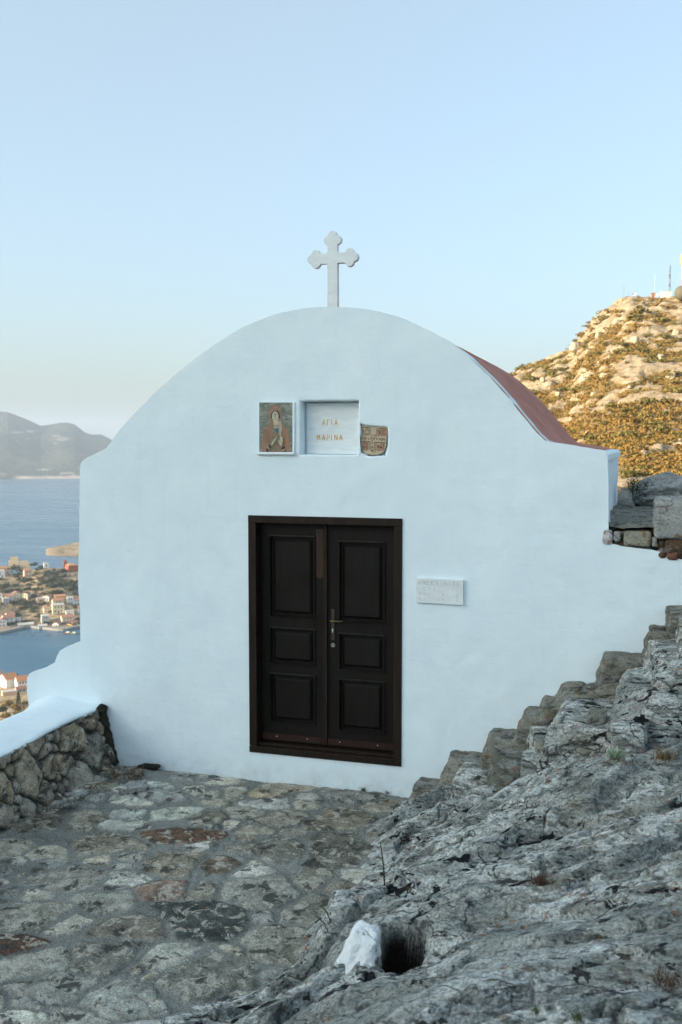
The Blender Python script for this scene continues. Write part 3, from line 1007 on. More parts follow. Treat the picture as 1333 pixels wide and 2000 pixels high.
# ------------------------------------------------------------------ paved terrace
def terrace():
    x_l = PAR_X0 - .05
    xs = np.arange(x_l, 1.75, .0125)
    ys = np.concatenate([np.arange(-5.9, -2.5, .0115), np.arange(-2.5, .03, .014)])
    X, Y = np.meshgrid(xs, ys, indexing='ij')
    fixed = [  # pixel, size in m (along view x, y), colour
        ((352, 1632), .17, 1.45, .62, (.105, .066, .05)), ((345, 1588), .12, 1.4, .6, (.34, .35, .32)), ((415, 1690), .13, 1.1, .8, (.105, .085, .07)),
        ((395, 1795), .22, 1.2, .85, (.062, .068, .068)), ((8, 1855), .13, 1.3, .8, (.095, .058, .046)), ((200, 1765), .14, .9, 1.1, (.235, .235, .22)),
        ((215, 1650), .17, 1.3, .8, (.20, .18, .155)), ((130, 1715), .17, 1.3, .8, (.23, .22, .205)), ((345, 1690), .17, 1.3, .8, (.185, .165, .14)),
        ((490, 1590), .1, 1.3, .7, (.26, .25, .225)), ((560, 1600), .2, 1.4, .7, (.24, .22, .20)), ((555, 1660), .22, 1.3, .8, (.135, .13, .12)),
        ((640, 1600), .2, 1.3, .8, (.17, .155, .13)), ((660, 1660), .25, 1.2, 1.0, (.115, .11, .10)), ((520, 1745), .2, 1.1, .9, (.20, .20, .19)),
        ((270, 1810), .16, 1.3, .8, (.16, .145, .13)), ((60, 1790), .18, 1.4, .7, (.24, .23, .21)), ((520, 1550), .09, 1.5, .7, (.36, .30, .215)),
        ((270, 1535), .09, 1.6, .6, (.34, .36, .35)), ((40, 1880), .16, 1.3, .8, (.27, .265, .25)), ((240, 1950), .15, 1.3, .8, (.26, .265, .26)),
        ((110, 1930), .14, 1.2, .8, (.22, .22, .21)), ((420, 1900), .22, 1.2, .9, (.165, .165, .155)), ((330, 1870), .13, 1.2, .8, (.29, .29, .27)),
        ((560, 1850), .2, 1.1, .9, (.175, .17, .155)), ((230, 1610), .08, 1.4, .7, (.34, .345, .33)), ((255, 1590), .07, 1.3, .7, (.32, .33, .33)),
        ((320, 1740), .1, 1.2, .8, (.21, .15, .13)), ((640, 1780), .2, 1.1, 1.0, (.19, .185, .17))]
    seeds, cols = [], []
    rg = np.random.default_rng(11)
    for (p, sz, ax, ay, c) in fixed:
        x, y = plz(p[0], p[1], 0)
        seeds.append((x, y, sz, ax, ay, A + rg.normal(0, .15))); cols.append(c)
    tries = 0
    while len(seeds) < 460 and tries < 30000:
        tries += 1
        x, y = rg.uniform(x_l, 1.75), rg.uniform(-5.9, 0)
        sz = rg.choice([.03, .05, .08, .12, .16], p=[.2, .25, .25, .2, .1])
        if all(math.hypot((x - s[0]), (y - s[1])) > (sz + s[2]) * .86 + .016 for s in seeds):
            seeds.append((x, y, sz, rg.uniform(.85, 1.4), rg.uniform(.75, 1.1), rg.uniform(-.7, .9)))
            g = rg.choice([.14, .20, .27, .34, .42], p=[.15, .24, .28, .21, .12])
            wv = rg.uniform(-.04, .16)
            cols.append((g * (1 + wv * .7), g, g * (1 - wv * .9)))
    NP = p3(X, Y)
    bi, ed, b1 = stones2d(X, Y, seeds, NP)
    rag = fbm(NP, 9, 4, 51) * .016
    inside = sstep(.009, .017, ed - .004 + rag)
    inside *= sstep(.10, .07, b1 + rag * 1.5)          # mortar pools where stones leave room
    cols = np.array(cols) * np.array((1.38, 1.40, 1.27))
    mort = np.array((.235, .245, .225))
    tone = mort + (cols[bi] - mort) * inside[..., None]
    tone *= (1 + .22 * fbm(NP, 2.1, 3, 55))[..., None]
    dome = sstep(.0, .10, ed + rag)
    tilt = _h(bi, bi * 0 + 3, bi * 0, 5)
    Z = (inside * (.007 + .006 * dome + .005 * tilt) + fbm(NP, 1.1, 3, 57) * .014 + fbm(NP, 16, 4, 59) * .006 * (.5 + inside)
         + fbm(NP, 6, 4, 61) * .007 * inside)
    crack = fbm(NP, 3.3, 4, 63)
    Z -= .014 * np.exp(-(crack / .018) ** 2) * inside
    Z -= .011 * np.exp(-((ed + rag - .009) / .006) ** 2) * sstep(-.25, .25, fbm(NP, 1.9, 2, 64))
    # natural rock takes over towards the viewer and to the right
    gx, gy = plz(700, 1700, 0)
    Z += sstep(-.5, .9, X - gx) * fbm(NP, 2.6, 5, 67) * .055
    Z -= .02 * sstep(-.10, .0, Y)
    me = grid_mesh('terrace', np.stack([X, Y, Z], -1), cols={'tone': np.clip(tone, .02, .6), 'stone': inside})
    return tag(link('terrace_paving', me, MPAVE), None, None, None, 'structure')


# ------------------------------------------------------------------ parapet wall on the left
PAR_X0 = ply(236, 1503)[0]
PAR_XT, PAR_ZT = ply(205, 1376)
PAR_XO, PAR_ZO = ply(60, 1377)
YEND = -4.2


def parapet():
    t = empty('parapet_wall', ((PAR_XT + PAR_XO) / 2, -1.6, 0), 0, 'low rubble stone parapet with a thick whitewashed top on the terrace edge', 'wall')
    H = PAR_ZT - .016
    ys = np.arange(YEND, -.008, .011)
    zs = np.arange(-.12, H + .001, .011)
    Yg, Zg = np.meshgrid(ys, zs, indexing='ij')
    rg = np.random.default_rng(23)
    W = lambda px, py: (lambda d: (CAM + d * ((PAR_X0 - .05 - CAM[0]) / d[0]))[1:])(ray(px, py))
    seeds = []
    for (px, py, sz, ax, ay, rt) in [(160, 1440, .105, 1.15, 1.0, .4), (195, 1425, .06, 1.2, .9, .6), (190, 1465, .12, .85, 1.25, -.3), (95, 1445, .075, 1.3, .85, .5),
                                     (68, 1515, .115, .85, 1.25, 0), (30, 1475, .09, 1.1, .9, .4), (120, 1437, .055, .75, 1.3, 0), (155, 1525, .12, 1.1, .95, .3),
                                     (108, 1500, .07, .95, 1.1, 0), (20, 1545, .09, .9, 1.2, 0), (110, 1470, .05, 1.8, .6, .5), (60, 1475, .045, 1, 1, 0), (205, 1500, .055, 1.1, .9, .3),
                                     (140, 1490, .06, 1.5, .6, .5), (10, 1590, .08, 1, 1, 0), (55, 1580, .06, 1, 1.1, 0), (90, 1550, .06, 1, 1, 0)]:
        y, z = W(px, py)
        seeds.append((y, z, sz * 1.12, ax, ay, rt))
    tr = 0
    while len(seeds) < 150 and tr < 20000:
        tr += 1
        y, z = rg.uniform(YEND, 0), rg.uniform(-.05, H)
        sz = rg.choice([.02, .05, .09, .13])
        if all(math.hypot(y - s[0], z - s[1]) > (sz + s[2]) * .95 + .02 for s in seeds):
            seeds.append((y, z, sz, rg.uniform(.8, 1.4), rg.uniform(.7, 1.1), rg.uniform(-.3, .6)))
    NP = p3(Yg, Zg)
    bi, ed, b1 = stones2d(Yg, Zg, seeds, NP + 50, rough=.022)
    rag = fbm(NP, 12, 4, 71) * .010
    ins = sstep(.004, .014, ed + rag) * sstep(.095, .07, b1 + rag)
    dome = sstep(0, .07, ed + rag)
    pr = ins * (.038 + .020 * dome + .012 * _h(bi, bi * 0 + 1, bi * 0, 8)) + fbm(NP, 9, 4, 73) * .010 + fbm(NP, 30, 3, 75) * .004 * ins
    # the end by the chapel crumbles away
    end = sstep(-.14, .0, Yg + .05 * fbm(NP, 8, 3, 77))
    pr -= .03 * end
    X = PAR_X0 + (PAR_XT - PAR_X0) * (Zg / PAR_ZT) + pr - .055
    g = .27 + .08 * _h(bi, bi * 0 + 4, bi * 0, 9)
    warm = .08 + .09 * _h(bi, bi * 0 + 7, bi * 0, 9)
    st = np.stack([g * (1.08 + warm), g, g * (.86 - warm)], -1)
    mort = np.array((.062, .062, .056))
    tone = mort + (st - mort) * ins[..., None]
    keep(link('stone_facing', grid_mesh('stone_facing', np.stack([X, Yg, Zg], -1), cols={'tone': tone, 'stone': ins}), MWALLST), t)
    # whitewashed top, one soft mass running up to the chapel
    prof = [(PAR_XT - .06, PAR_ZT - .05), (PAR_XT - .022, PAR_ZT - .035), (PAR_XT - .012, PAR_ZT - .018), (PAR_XT - .02, PAR_ZT - .004), (PAR_XT - .05, PAR_ZT + .006),
            (PAR_XT * .6 + PAR_XO * .4, PAR_ZT + .018), (PAR_XT * .3 + PAR_XO * .7, PAR_ZT + .012), (PAR_XO + .09, PAR_ZO + .012), (PAR_XO + .03, PAR_ZO - .015), (PAR_XO, PAR_ZO - .06),
            (PAR_XO - .02, PAR_ZO - .5), (PAR_XO - .1, PAR_ZO - 2.0)]
    prof = smooth_line(prof, 2)
    yy = np.arange(YEND, .03, .03)
    P = np.zeros((len(prof), len(yy), 3))
    for i, (a, b) in enumerate(prof):
        P[i, :, 0], P[i, :, 1], P[i, :, 2] = a, yy, b
    lump = fbm(P, 1.6, 3, 81) * .022 + fbm(P, 7, 3, 83) * .005
    P[..., 2] += lump
    P[..., 0] += fbm(P + 9, 2.0, 3, 85) * .015
    rise = sstep(-.30, .02, P[..., 1]) * sstep(PAR_XT - .05, PAR_XO + .15, P[..., 0])     # sweeps up against the stepped end
    P[..., 2] += rise ** 2 * .05 * (P[..., 2] > PAR_ZO - .2)
    P[..., 0] += (sstep(PAR_ZT - .04, PAR_ZT - .07, P[..., 2]) * fbm(P, 18, 3, 87) * .012)
    keep(link('whitewashed_top', grid_mesh('whitewashed_top', P[::-1]), MP), t)
    return t


parapet()
terrace()

# ------------------------------------------------------------------ bedrock rising on the right
def rbf_fit(pts):
    pts = np.array(pts, float)
    xy, z = pts[:, :2], pts[:, 2]
    d = np.linalg.norm(xy[:, None] - xy[None], axis=2)
    n = len(pts)
    K = np.zeros((n + 3, n + 3))
    K[:n, :n] = d - np.eye(n) * 1e-3
    K[:n, n] = 1; K[:n, n + 1:] = xy; K[n, :n] = 1; K[n + 1:, :n] = xy.T
    rhs = np.concatenate([z, [0, 0, 0]])
    wv = np.linalg.solve(K, rhs)
    def f(X, Y):
        out = wv[n] + wv[n + 1] * X + wv[n + 2] * Y
        for i in range(n):
            out = out + wv[i] * np.sqrt((X - xy[i, 0]) ** 2 + (Y - xy[i, 1]) ** 2)
        return out
    return f


ROCK_PX = [  # pixel, height: read off the photograph
    (785, 1564, .03), (762, 1610, .03), (738, 1660, .02), (715, 1700, .0), (700, 1735, -.04),
    (800, 1600, .12), (850, 1612, .2), (876, 1594, .25), (912, 1588, .32), (949, 1580, .40), (1005, 1537, .52), (1061, 1502, .66), (1117, 1464, .78), (1190, 1486, .88), (1260, 1482, .95), (1330, 1478, 1.0),
    (790, 1680, .27), (830, 1655, .32), (900, 1640, .42), (1000, 1600, .58), (1100, 1560, .72), (1200, 1560, .86), (1330, 1560, .98),
    (770, 1712, .22), (830, 1690, .38), (900, 1680, .5), (1000, 1660, .63), (1100, 1640, .74), (1200, 1650, .86), (1330, 1650, .97),
    (648, 1752, .46), (690, 1748, .49), (725, 1742, .50), (800, 1716, .53), (870, 1705, .58), (640, 1790, .44),
    (627, 1800, .06), (622, 1868, .14), (585, 1905, .16), (545, 1945, .18), (505, 1975, .16), (440, 2005, .12), (380, 1985, .05), (300, 2010, .03),
    (655, 1880, .47), (640, 1925, .46), (590, 1965, .42), (530, 1992, .38), (690, 1940, .56), (760, 1950, .66), (860, 1960, .80), (900, 2005, .88), (700, 2000, .6), (1000, 1960, .90), (1100, 1960, .98), (1240, 1960, 1.04), (1330, 1960, 1.10),
    (790, 1892, .49), (840, 1885, .55), (740, 1898, .48), (800, 1785, .57), (860, 1800, .66), (950, 1790, .70), (1050, 1800, .80), (1200, 1800, .93), (1330, 1800, 1.04), (950, 1730, .68), (1050, 1720, .76), (1200, 1720, .90), (1330, 1720, 1.0), (900, 1880, .74), (1050, 1880, .86), (1200, 1880, .97),
    (300, 1600, -.25), (100, 1800, -.25), (500, 1700, -.2), (600, 1600, -.18), (690, 1600, -.1), (400, 1900, -.12), (500, 1850, -.12), (560, 1800, -.12), (100, 1980, -.12), (640, 1690, -.1), (580, 1880, -.05)]
RP = [(*plz(px, py, h), h) for px, py, h in ROCK_PX]
RP += [(0, -7.4, 1.1), (1.5, -7.6, 1.3), (3, -7.4, 1.55), (-2, -7.6, .6), (-3.6, -7.4, .0), (5, -3, 2.1), (5, -6, 2.0), (4.4, -1.5, 2.2), (5, -.2, 2.4), (-3.0, -6.2, -.1),
       (1.0, -.1, .0), (1.6, -.1, .2), (2.2, -.1, .5), (2.8, -.1, .85), (3.4, -.1, 1.1), (3.9, -.1, 1.5), (3.2, -1.2, .85), (3.9, -1.3, 1.25)]
rock_f = rbf_fit(RP)


def rock_height(X, Y):
    Z = rock_f(X, Y)
    return Z


def bedrock():
    ys = np.concatenate([np.arange(-8.0, -5.9, .02), np.arange(-5.9, -3.6, .0085), np.arange(-3.6, -.03, .0115)])
    xs = np.concatenate([np.arange(-3.6, -1.7, .03), np.arange(-1.7, 3.3, .0105), np.arange(3.3, 5.4, .03)])
    X, Y = np.meshgrid(xs, ys, indexing='ij')
    Z = rock_height(X, Y)
    NP = p3(X, Y, Z * .6)
    c, s_ = math.cos(R(24)), math.sin(R(24))
    U = X * c + Y * s_; V = -X * s_ + Y * c
    SP = p3(U * .55, V * 1.5, Z * 1.2)
    amp = sstep(-.12, .12, Z)
    Z = Z + amp * (fbm(SP, 1.5, 4, 101) * .060 + fbm(SP, 4.2, 4, 105, ridged=True) * .026 + fbm(SP, 9, 5, 109, gain=.5) * .015 + fbm(NP, 26, 4, 113, gain=.6) * .007)
    # broken ledges along the beds
    c5, s5 = math.cos(R(47)), math.sin(R(47))
    V5 = -X * s5 + Y * c5
    f = V5 * 1.15 + fbm(NP, .8, 4, 117) * 1.15 + .18 * np.sin(X * 2.1)
    saw = f - np.floor(f)
    big = .6 + .8 * fbm(NP, .8, 2, 118)
    hx, hy = plz(750, 1860, .55)
    amp0 = amp
    amp = amp * (1 - .92 * np.exp(-((X - hx) ** 2 + (Y - hy) ** 2) / .42 ** 2))
    Z += amp * np.clip(big, .15, 1.3) * .135 * (sstep(.0, .07, saw) * (1 - saw) - .35)
    Z -= amp * .07 * np.exp(-((saw - .015 - (saw > .5)) / .022) ** 2) * sstep(-.2, .3, fbm(NP, 1.3, 2, 120))
    f2 = -X * .1 + Y * 2.6 + fbm(NP, 1.8, 4, 119) * 1.1
    saw2 = f2 - np.floor(f2)
    Z += amp * .040 * (sstep(.0, .10, saw2) * (1 - saw2) - .3)
    amp = amp0
    ck = fbm(SP, 1.9, 4, 121)
    Z -= amp * .045 * np.exp(-(ck / .012) ** 2) * 1.4
    ck = fbm(NP, 3.2, 4, 125)
    Z -= amp * .018 * np.exp(-(ck / .016) ** 2)
    # little solution pits
    pit = fbm(NP, 9, 2, 129)
    Z -= amp * .018 * sstep(.42, .62, pit)
    # the hole behind the whitened knob, and a shallow basin
    def bowl(px, py, h, rx, ry, dep, rot=0.0, hard=.5):
        x, y = plz(px, py, h)
        # rx, ry in metres along picture x and depth
        du = (X - x) * RGT[0] + (Y - y) * RGT[1]; dv = (X - x) * FWD[0] + (Y - y) * FWD[1]
        cc, ss = math.cos(rot), math.sin(rot)
        a, b = (du * cc + dv * ss) / rx, (-du * ss + dv * cc) / ry
        q = np.sqrt(a * a + b * b) + .34 * fbm(NP, 6, 4, 133)
        return dep * sstep(1.0, hard, q)
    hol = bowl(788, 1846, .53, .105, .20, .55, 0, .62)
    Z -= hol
    soil_shade = sstep(.015, .10, hol)  # earth mask that also darkens the hole walls as if shaded
    Z += bowl(716, 1880, .50, .10, .14, .05, 0, .1)
    Z -= bowl(950, 1790, .70, .15, .13, .05, 0, .3)
    Z -= bowl(1065, 1722, .77, .10, .10, .05, 0, .2)
    me = grid_mesh('bedrock', np.stack([X, Y, Z], -1), cols={'soil_shade': soil_shade})
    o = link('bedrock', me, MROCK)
    return tag(o, None, None, None, 'structure'), (xs, ys, Z)


brock, (BX, BY, BZ) = bedrock()


def rock_z(x, y):
    i = int(np.clip(np.searchsorted(BX, x), 0, len(BX) - 1)); j = int(np.clip(np.searchsorted(BY, y), 0, len(BY) - 1))
    return float(BZ[i, j])


def on_rock(px, py):              # first meeting of a sight line with the bedrock or terrace
    d = ray(px, py)
    for k in range(2000):
        t = 2.2 + k * .004
        p = CAM + d * t
        if p[2] < max(rock_z(p[0], p[1]), 0): return p
    return CAM + d * 7


# ------------------------------------------------------------------ rough stone blocks
def block_mesh(name, x0, x1, y0, y1, z0, z1, seed, rad=.05, amp=.02, step=.016, shear=(0, 0, 0), taper=0.0, strata=0.0, facets=0):
    c = np.array([(x0 + x1) / 2, (y0 + y1) / 2, (z0 + z1) / 2]); h = np.array([x1 - x0, y1 - y0, z1 - z0]) / 2
    bm = bmesh.new()
    V, F = [], []
    for ax in range(3):
        u, v = [i for i in range(3) if i != ax]
        nu, nv = max(3, int(2 * h[u] / step)), max(3, int(2 * h[v] / step))
        for sg in (-1, 1):
            gu, gv = np.meshgrid(np.linspace(-h[u], h[u], nu), np.linspace(-h[v], h[v], nv), indexing='ij')
            P = np.zeros((nu, nv, 3)); P[..., u] = gu; P[..., v] = gv; P[..., ax] = sg * h[ax]
            b = len(V)
            V += list(P.reshape(-1, 3))
            for i in range(nu - 1):
                for j in range(nv - 1):
                    q = (b + i * nv + j, b + (i + 1) * nv + j, b + (i + 1) * nv + j + 1, b + i * nv + j + 1)
                    flip = (sg < 0) ^ (ax == 1)
                    F.append(q[::-1] if flip else q)
    V = np.array(V)
    r = np.minimum(rad, h.min() * .9)
    core = np.clip(V, -(h - r), h - r)
    d = V - core
    L = np.linalg.norm(d, axis=1, keepdims=True)
    nrm = d / np.maximum(L, 1e-9)
    W = core + nrm * r
    wp = W + c
    NP = wp + seed * 3.1
    disp = fbm(NP, 3.2, 4, seed) * amp * 1.3 + fbm(NP, 12, 4, seed + 5) * amp * .55 + fbm(NP, 34, 3, seed + 9) * amp * .25
    if strata:
        lay = fbm(NP * np.array([.25, .25, 1.0]), 15, 3, seed + 2)
        disp = disp + lay * strata * (1 - np.abs(nrm[:, 2]))
    ck = fbm(NP, 2.4, 3, seed + 13)
    disp = disp - amp * 1.1 * np.exp(-(ck / .025) ** 2)
    W = W + nrm * disp[:, None]
    if facets:
        rgf = np.random.default_rng(seed)
        for _ in range(facets):
            nn = rgf.normal(0, 1, 3) * np.array([1, 1, .8]); nn[1] = -abs(nn[1]) if rgf.random() < .8 else nn[1]; nn /= np.linalg.norm(nn)
            pr = W @ nn
            cut = pr.max() - rgf.uniform(.10, .30) * (np.abs(nn) * h).sum() * .5
            over = np.maximum(pr - cut, 0)
            W = W - nn * (over * .93)[:, None]
    if taper:
        k = 1 - taper * (W[:, 2] + h[2]) / (2 * h[2])
        W[:, 0] *= k; W[:, 1] *= k
    W[:, 0] += shear[0] * (W[:, 2] + h[2]) + shear[2] * W[:, 1]
    W[:, 1] += shear[1] * (W[:, 2] + h[2])
    W += c
    vs_ = [bm.verts.new(p) for p in W]
    for f in F:
        try: bm.faces.new([vs_[i] for i in f])
        except ValueError: pass
    bmesh.ops.remove_doubles(bm, verts=bm.verts, dist=1e-4)
    me = bpy.data.meshes.new(name)
    bm.to_mesh(me); bm.free()
    me.shade_smooth()
    return me


def stairs():
    t = empty('stone_staircase', (2.2, -.6, 0), 0, 'rough stone steps climbing along the chapel wall up to the right', 'staircase')
    # tread height and left edge read where each step meets the wall
    S = [((795, 1560), 862, -.52, MSTEP, .02), ((820, 1518), 905, -.50, MSTEP, .03), ((888, 1466), 985, -.52, MSTEPD, .05), ((966, 1422), 1050, -.72, MSTEPD, .06),
         ((1034, 1378), 1120, -.72, MSTEP, .05), ((1064, 1358), 1140, -.55, MSTEP, .04), ((1098, 1330), 1200, -1.02, MSTEP, .06), ((1183, 1271), 1300, -1.15, MSTEP, .07), ((1272, 1220), 1400, -1.05, MSTEP, .06), ((1311, 1166), 1500, -.9, MSTEP, .05)]
    for k, ((px, py), px1, yf, m, rad) in enumerate(S):
        x0, z = ply(px, py, -.02)
        x1 = ply(px1, py, -.02)[0] + .25
        hh = .62 if k < 7 else .9
        sx = (.34, .30, .36, .26, .42, .36, .28, .22, .18, .12)[k]
        rk = random.Random(90 + k)
        yb = -.26 - .12 * rk.random()
        me = block_mesh('step', x0 - .01 - sx * hh, x1 - sx * hh, yb, .01, z - hh, z, 40 + k, rad * .4, .015, .012, (sx, 0, -.06), 0, .026, 6)
        keep(link('step', me, MSTEP), t)
        sx2, sy = rk.uniform(.05, .3), rk.uniform(.0, .10)
        xo = rk.uniform(.02, .16); zo = (.0, .035, -.015, .03, .05, .01, .04, .025, .05, .03)[k]
        me = block_mesh('step', x0 + xo - sx2 * hh, x1 + .06 - sx2 * hh, yf - .03 - sy * hh, yb + .03 - sy * hh, z - hh, z - zo, 140 + k, rad * .6, .020, .013, (sx2, sy, rk.uniform(-.25, .1)), 0, .024, 8)
        keep(link('step', me, MSTEPD if k in (1, 3) else MROCK), t)
    # loose packing stones in the joints along the front
    for k, (px, py, h, sx, sz) in enumerate([(985, 1560, .36, .10, .12), (1035, 1515, .55, .14, .12), (1060, 1488, .62, .12, .10), (1228, 1462, .92, .22, .13), (1160, 1440, .86, .13, .15), (925, 1585, .27, .10, .08)]):
        x, y = plz(px, py, h)
        me = block_mesh('packing_stone', x - sx / 2, x + sx / 2, y - .02, y + .16, h - .10, h + sz, 70 + k, .02, .014, .010, (.05, .1, 0), 0, 0, 9)
        keep(link('packing_stone', me, MROCK if k % 2 else MSTEP), t)
stairs()

# ------------------------------------------------------------------ masonry ledge, upper path, block and boulder
UZ = ply(1185, 1034)[1]


def ledge():
    t = empty('masonry_ledge', (ply(1250, 1050)[0], 0, UZ - .1), 0, 'broken masonry edge of pale blocks and brown mortar at the right corner', 'ledge')
    def blk(px0, px1, py0, py1, seed, m, amp=.008, rad=.018, y0=-.02, y1=.28, nm='block'):
        x0, z1 = ply(px0, py0); x1, z0 = ply(px1, py1)
        keep(link(nm, block_mesh(nm, x0, x1, y0, y1, z0, z1, seed, rad, amp, .009), m), t)
    brown = m_block('brown_mortar', (.13, .075, .045), (.20, .125, .08), .3)
    buff = m_block('buff_block', (.37, .36, .28), (.45, .44, .35), .12)
    blk(1177, 1197, 1034, 1064, 201, m_block('white_pink_block', (.62, .58, .56), (.74, .73, .72), .08), .007)
    blk(1198, 1213, 1037, 1058, 202, MPALE, .006)
    blk(1219, 1271, 1037, 1067, 203, buff, .007)
    blk(1274, 1283, 1048, 1068, 204, MPALE, .006)
    blk(1285, 1345, 1050, 1096, 205, brown, .03, .05, .0)
    blk(1195, 1273, 1036, 1078, 206, brown, .018, .03, .012, .28, 'mortar')
    blk(1330, 1420, 1055, 1098, 207, brown, .03, .05, .0)
    blk(1303, 1325, 1078, 1094, 208, m_block('red_brick', (.24, .12, .08), (.30, .16, .11), .2), .012, .02, -.02)
ledge()


def upper_path():
    x0 = XR - .05
    xs = np.arange(x0, x0 + 4.5, .03)
    ys = np.arange(.01, 9.0, .03)
    X, Y = np.meshgrid(xs, ys, indexing='ij')
    NP = p3(X * .5, Y, 0)
    Z = UZ - .012 + fbm(NP, 1.0, 3, 301) * .04 + fbm(NP, 3.3, 4, 303, ridged=True) * .035 + fbm(NP, 12, 3, 305) * .012
    lay = fbm(NP, .7, 2, 307) + Y * 1.3
    Z += .05 * (lay - np.floor(lay)) - .03 + .005 * Y
    Z -= sstep(6.0, 9.0, Y) * .6
    me = grid_mesh('upper_path', np.stack([X, Y, Z], -1))
    tag(link('upper_path', me, MSTEP), kind='structure')
upper_path()

x0, z0 = ply(1274, 1056, .05); x1, z1 = ply(1352, 973, .05)
sb = link('stone_block', block_mesh('stone_block', x0, x1, -.05, .36, z0 + .015, z1, 311, .045, .012, .011, (.03, 0, 0)), MPALE)
tag(sb, 'squarish pale grey stone block standing on the ledge edge', 'stone block')


def blob(name, c, r, seed, amp, m, n=70, squash=(1, 1, 1)):
    u = np.linspace(0, 2 * math.pi, n); v = np.linspace(.0, math.pi, n // 2)
    U, V = np.meshgrid(u, v, indexing='ij')
    Dn = np.stack([np.cos(U) * np.sin(V), np.sin(U) * np.sin(V), np.cos(V)], -1)
    rr = 1 + amp * fbm(Dn + seed, 1.3, 5, seed) + amp * .4 * fbm(Dn + seed, 4, 3, seed + 4, ridged=True)
    P = np.array(c) + Dn * rr[..., None] * np.array(r) * np.array(squash)
    me = grid_mesh(name, P[::-1] if True else P)
    bm = bmesh.new(); bm.from_mesh(me); bmesh.ops.remove_doubles(bm, verts=bm.verts, dist=1e-5)
    bmesh.ops.recalc_face_normals(bm, faces=bm.faces); bm.to_mesh(me); bm.free()
    return link(name, me, m)


def at_depth(px, py, Z):
    return CAM + ray(px, py) * Z
p = at_depth(1300, 962, 9.6)
tag(blob('boulder', (p[0], p[1], p[2] - .02), (.30, .34, .19), 7, .34, MPALE, 90), 'rounded pale boulder behind the stone block on the upper path', 'boulder')
# whitened knob of rock beside the hole
p = on_rock(692, 1902)
me = block_mesh('whitewashed_rock', p[0] - .16, p[0] + .035, p[1] - .02, p[1] + .20, p[2] - .16, p[2] + .135, 617, .05, .036, .006, (.26, .22, 0), .42, 0, 5)
t = NT('daubed_whitewash')
chip = t.noise(24, 7, .7)
wc = t.mix(t.ramp(chip, [(.60, 0), (.63, 1)]), (.74, .79, .81), (.30, .31, .29))
t.bump((t.noise(10, 5, .6), .03), (t.noise(45, 5, .7), .008))
tag(link('whitewashed_rock', me, t.done(wc, .9, .2)), 'lump of rock daubed with white paint beside a dark hole', 'painted rock')

# ================================================================== FAR SETTING
SEA = -160.0


def m_hill():
    t = NT('dry_rocky_slope')
    rk = t.attr('rock', 'Fac')
    n = t.noise(.12, 7, .65)
    soil_shade = t.mix(t.ramp(n, [(.35, 0), (.65, 1)]), (.30, .21, .085), (.44, .32, .155))
    sc = t.noise(.35, 6, .7)
    soil_shade = t.mix(t.ramp(sc, [(.48, 0), (.60, .8)]), soil_shade, (.12, .10, .035))
    pale = t.noise(.5, 7, .7)
    stone = t.mix(t.ramp(pale, [(.38, 0), (.6, 1)]), (.32, .24, .145), (.54, .43, .295))
    edge = t.math('ADD', rk, t.math('MULTIPLY', t.math('SUBTRACT', t.noise(.8, 6, .7), .5), .9))
    col = t.mix(t.ramp(edge, [(.42, 0), (.55, 1)]), soil_shade, stone)
    t.bump((t.noise(.9, 7, .7), .7), (t.noise(3, 5, .7), .2))
    return t.done(col, .95, .1)


def m_townhill():
    t = NT('terraced_slope')
    n = t.noise(.03, 7, .65)
    col = t.mix(t.ramp(n, [(.38, 0), (.62, 1)]), (.20, .155, .095), (.38, .29, .19))
    sc = t.noise(.09, 6, .7)
    col = t.mix(t.ramp(sc, [(.50, 0), (.60, .7)]), col, (.085, .085, .045))
    n2 = t.noise(.25, 6, .7)
    col = t.mix(t.ramp(n2, [(.54, 0), (.66, .7)]), col, (.46, .39, .30))
    t.bump((t.noise(.2, 6, .7), 2.0))
    return t.done(col, .95, .1)


def m_mountain():
    t = NT('mountain_slope')
    n = t.noise(.0022, 8, .62)
    col = t.mix(t.ramp(n, [(.35, 0), (.65, 1)]), (.045, .06, .04), (.11, .105, .075))
    q = t.attr('scar', 'Fac')
    col = t.mix(q, col, (.50, .42, .37))
    t.bump((t.noise(.006, 7, .65), 40))
    return t.done(col, .95, .1)


def m_sea():
    t = NT('sea_water')
    n = t.noise(.012, 5, .6, vec=t.mapping((1, 2.2, 1), (0, 0, A)))
    col = t.mix(t.ramp(n, [(.35, 0), (.65, 1)]), (.006, .082, .165), (.010, .105, .19))
    t.bump((t.noise(.35, 4, .6, vec=t.mapping((1, 1.6, 1), (0, 0, A))), .16), (t.noise(.03, 4, .6), .5))
    rg = t.ramp(t.noise(.004, 4, .6, vec=t.mapping((1, 3, 1), (0, 0, A))), [(.35, .22), (.65, .34)])
    return t.done(col, rg, .36)


MHILL, MTOWN, MMOUNT, MSEA = m_hill(), m_townhill(), m_mountain(), m_sea()

# sea: one sheet
n = 96
rr = np.concatenate([[5], np.geomspace(50, 12500, 60)])
aa = np.linspace(0, 360, n + 1)
Ag, Rg = np.meshgrid(aa, rr, indexing='ij')
X, Y = polar(Ag, Rg)
tag(link('sea', grid_mesh('sea', np.stack([X, Y, np.full_like(X, SEA)], -1)), MSEA), kind='structure')

# the island's slope: steep to the harbour on the left, a rocky summit on the right, and, shaped to shade the chapel, an unseen ridge behind the viewer
crest = np.array([(300, -.25), (500, -.20), (700, -.06), (800, .0), (900, .047), (985, .0735), (1040, .083), (1085, .0905), (1110, .0945), (1128, .108), (1150, .121), (1175, .130), (1200, .1365), (1225, .1415), (1250, .1425), (1290, .1425), (1333, .141),
                  (1500, .135), (1900, .12), (2600, .1), (5000, .08)])
caz = np.array([az_of(p) for p in crest[:, 0]])


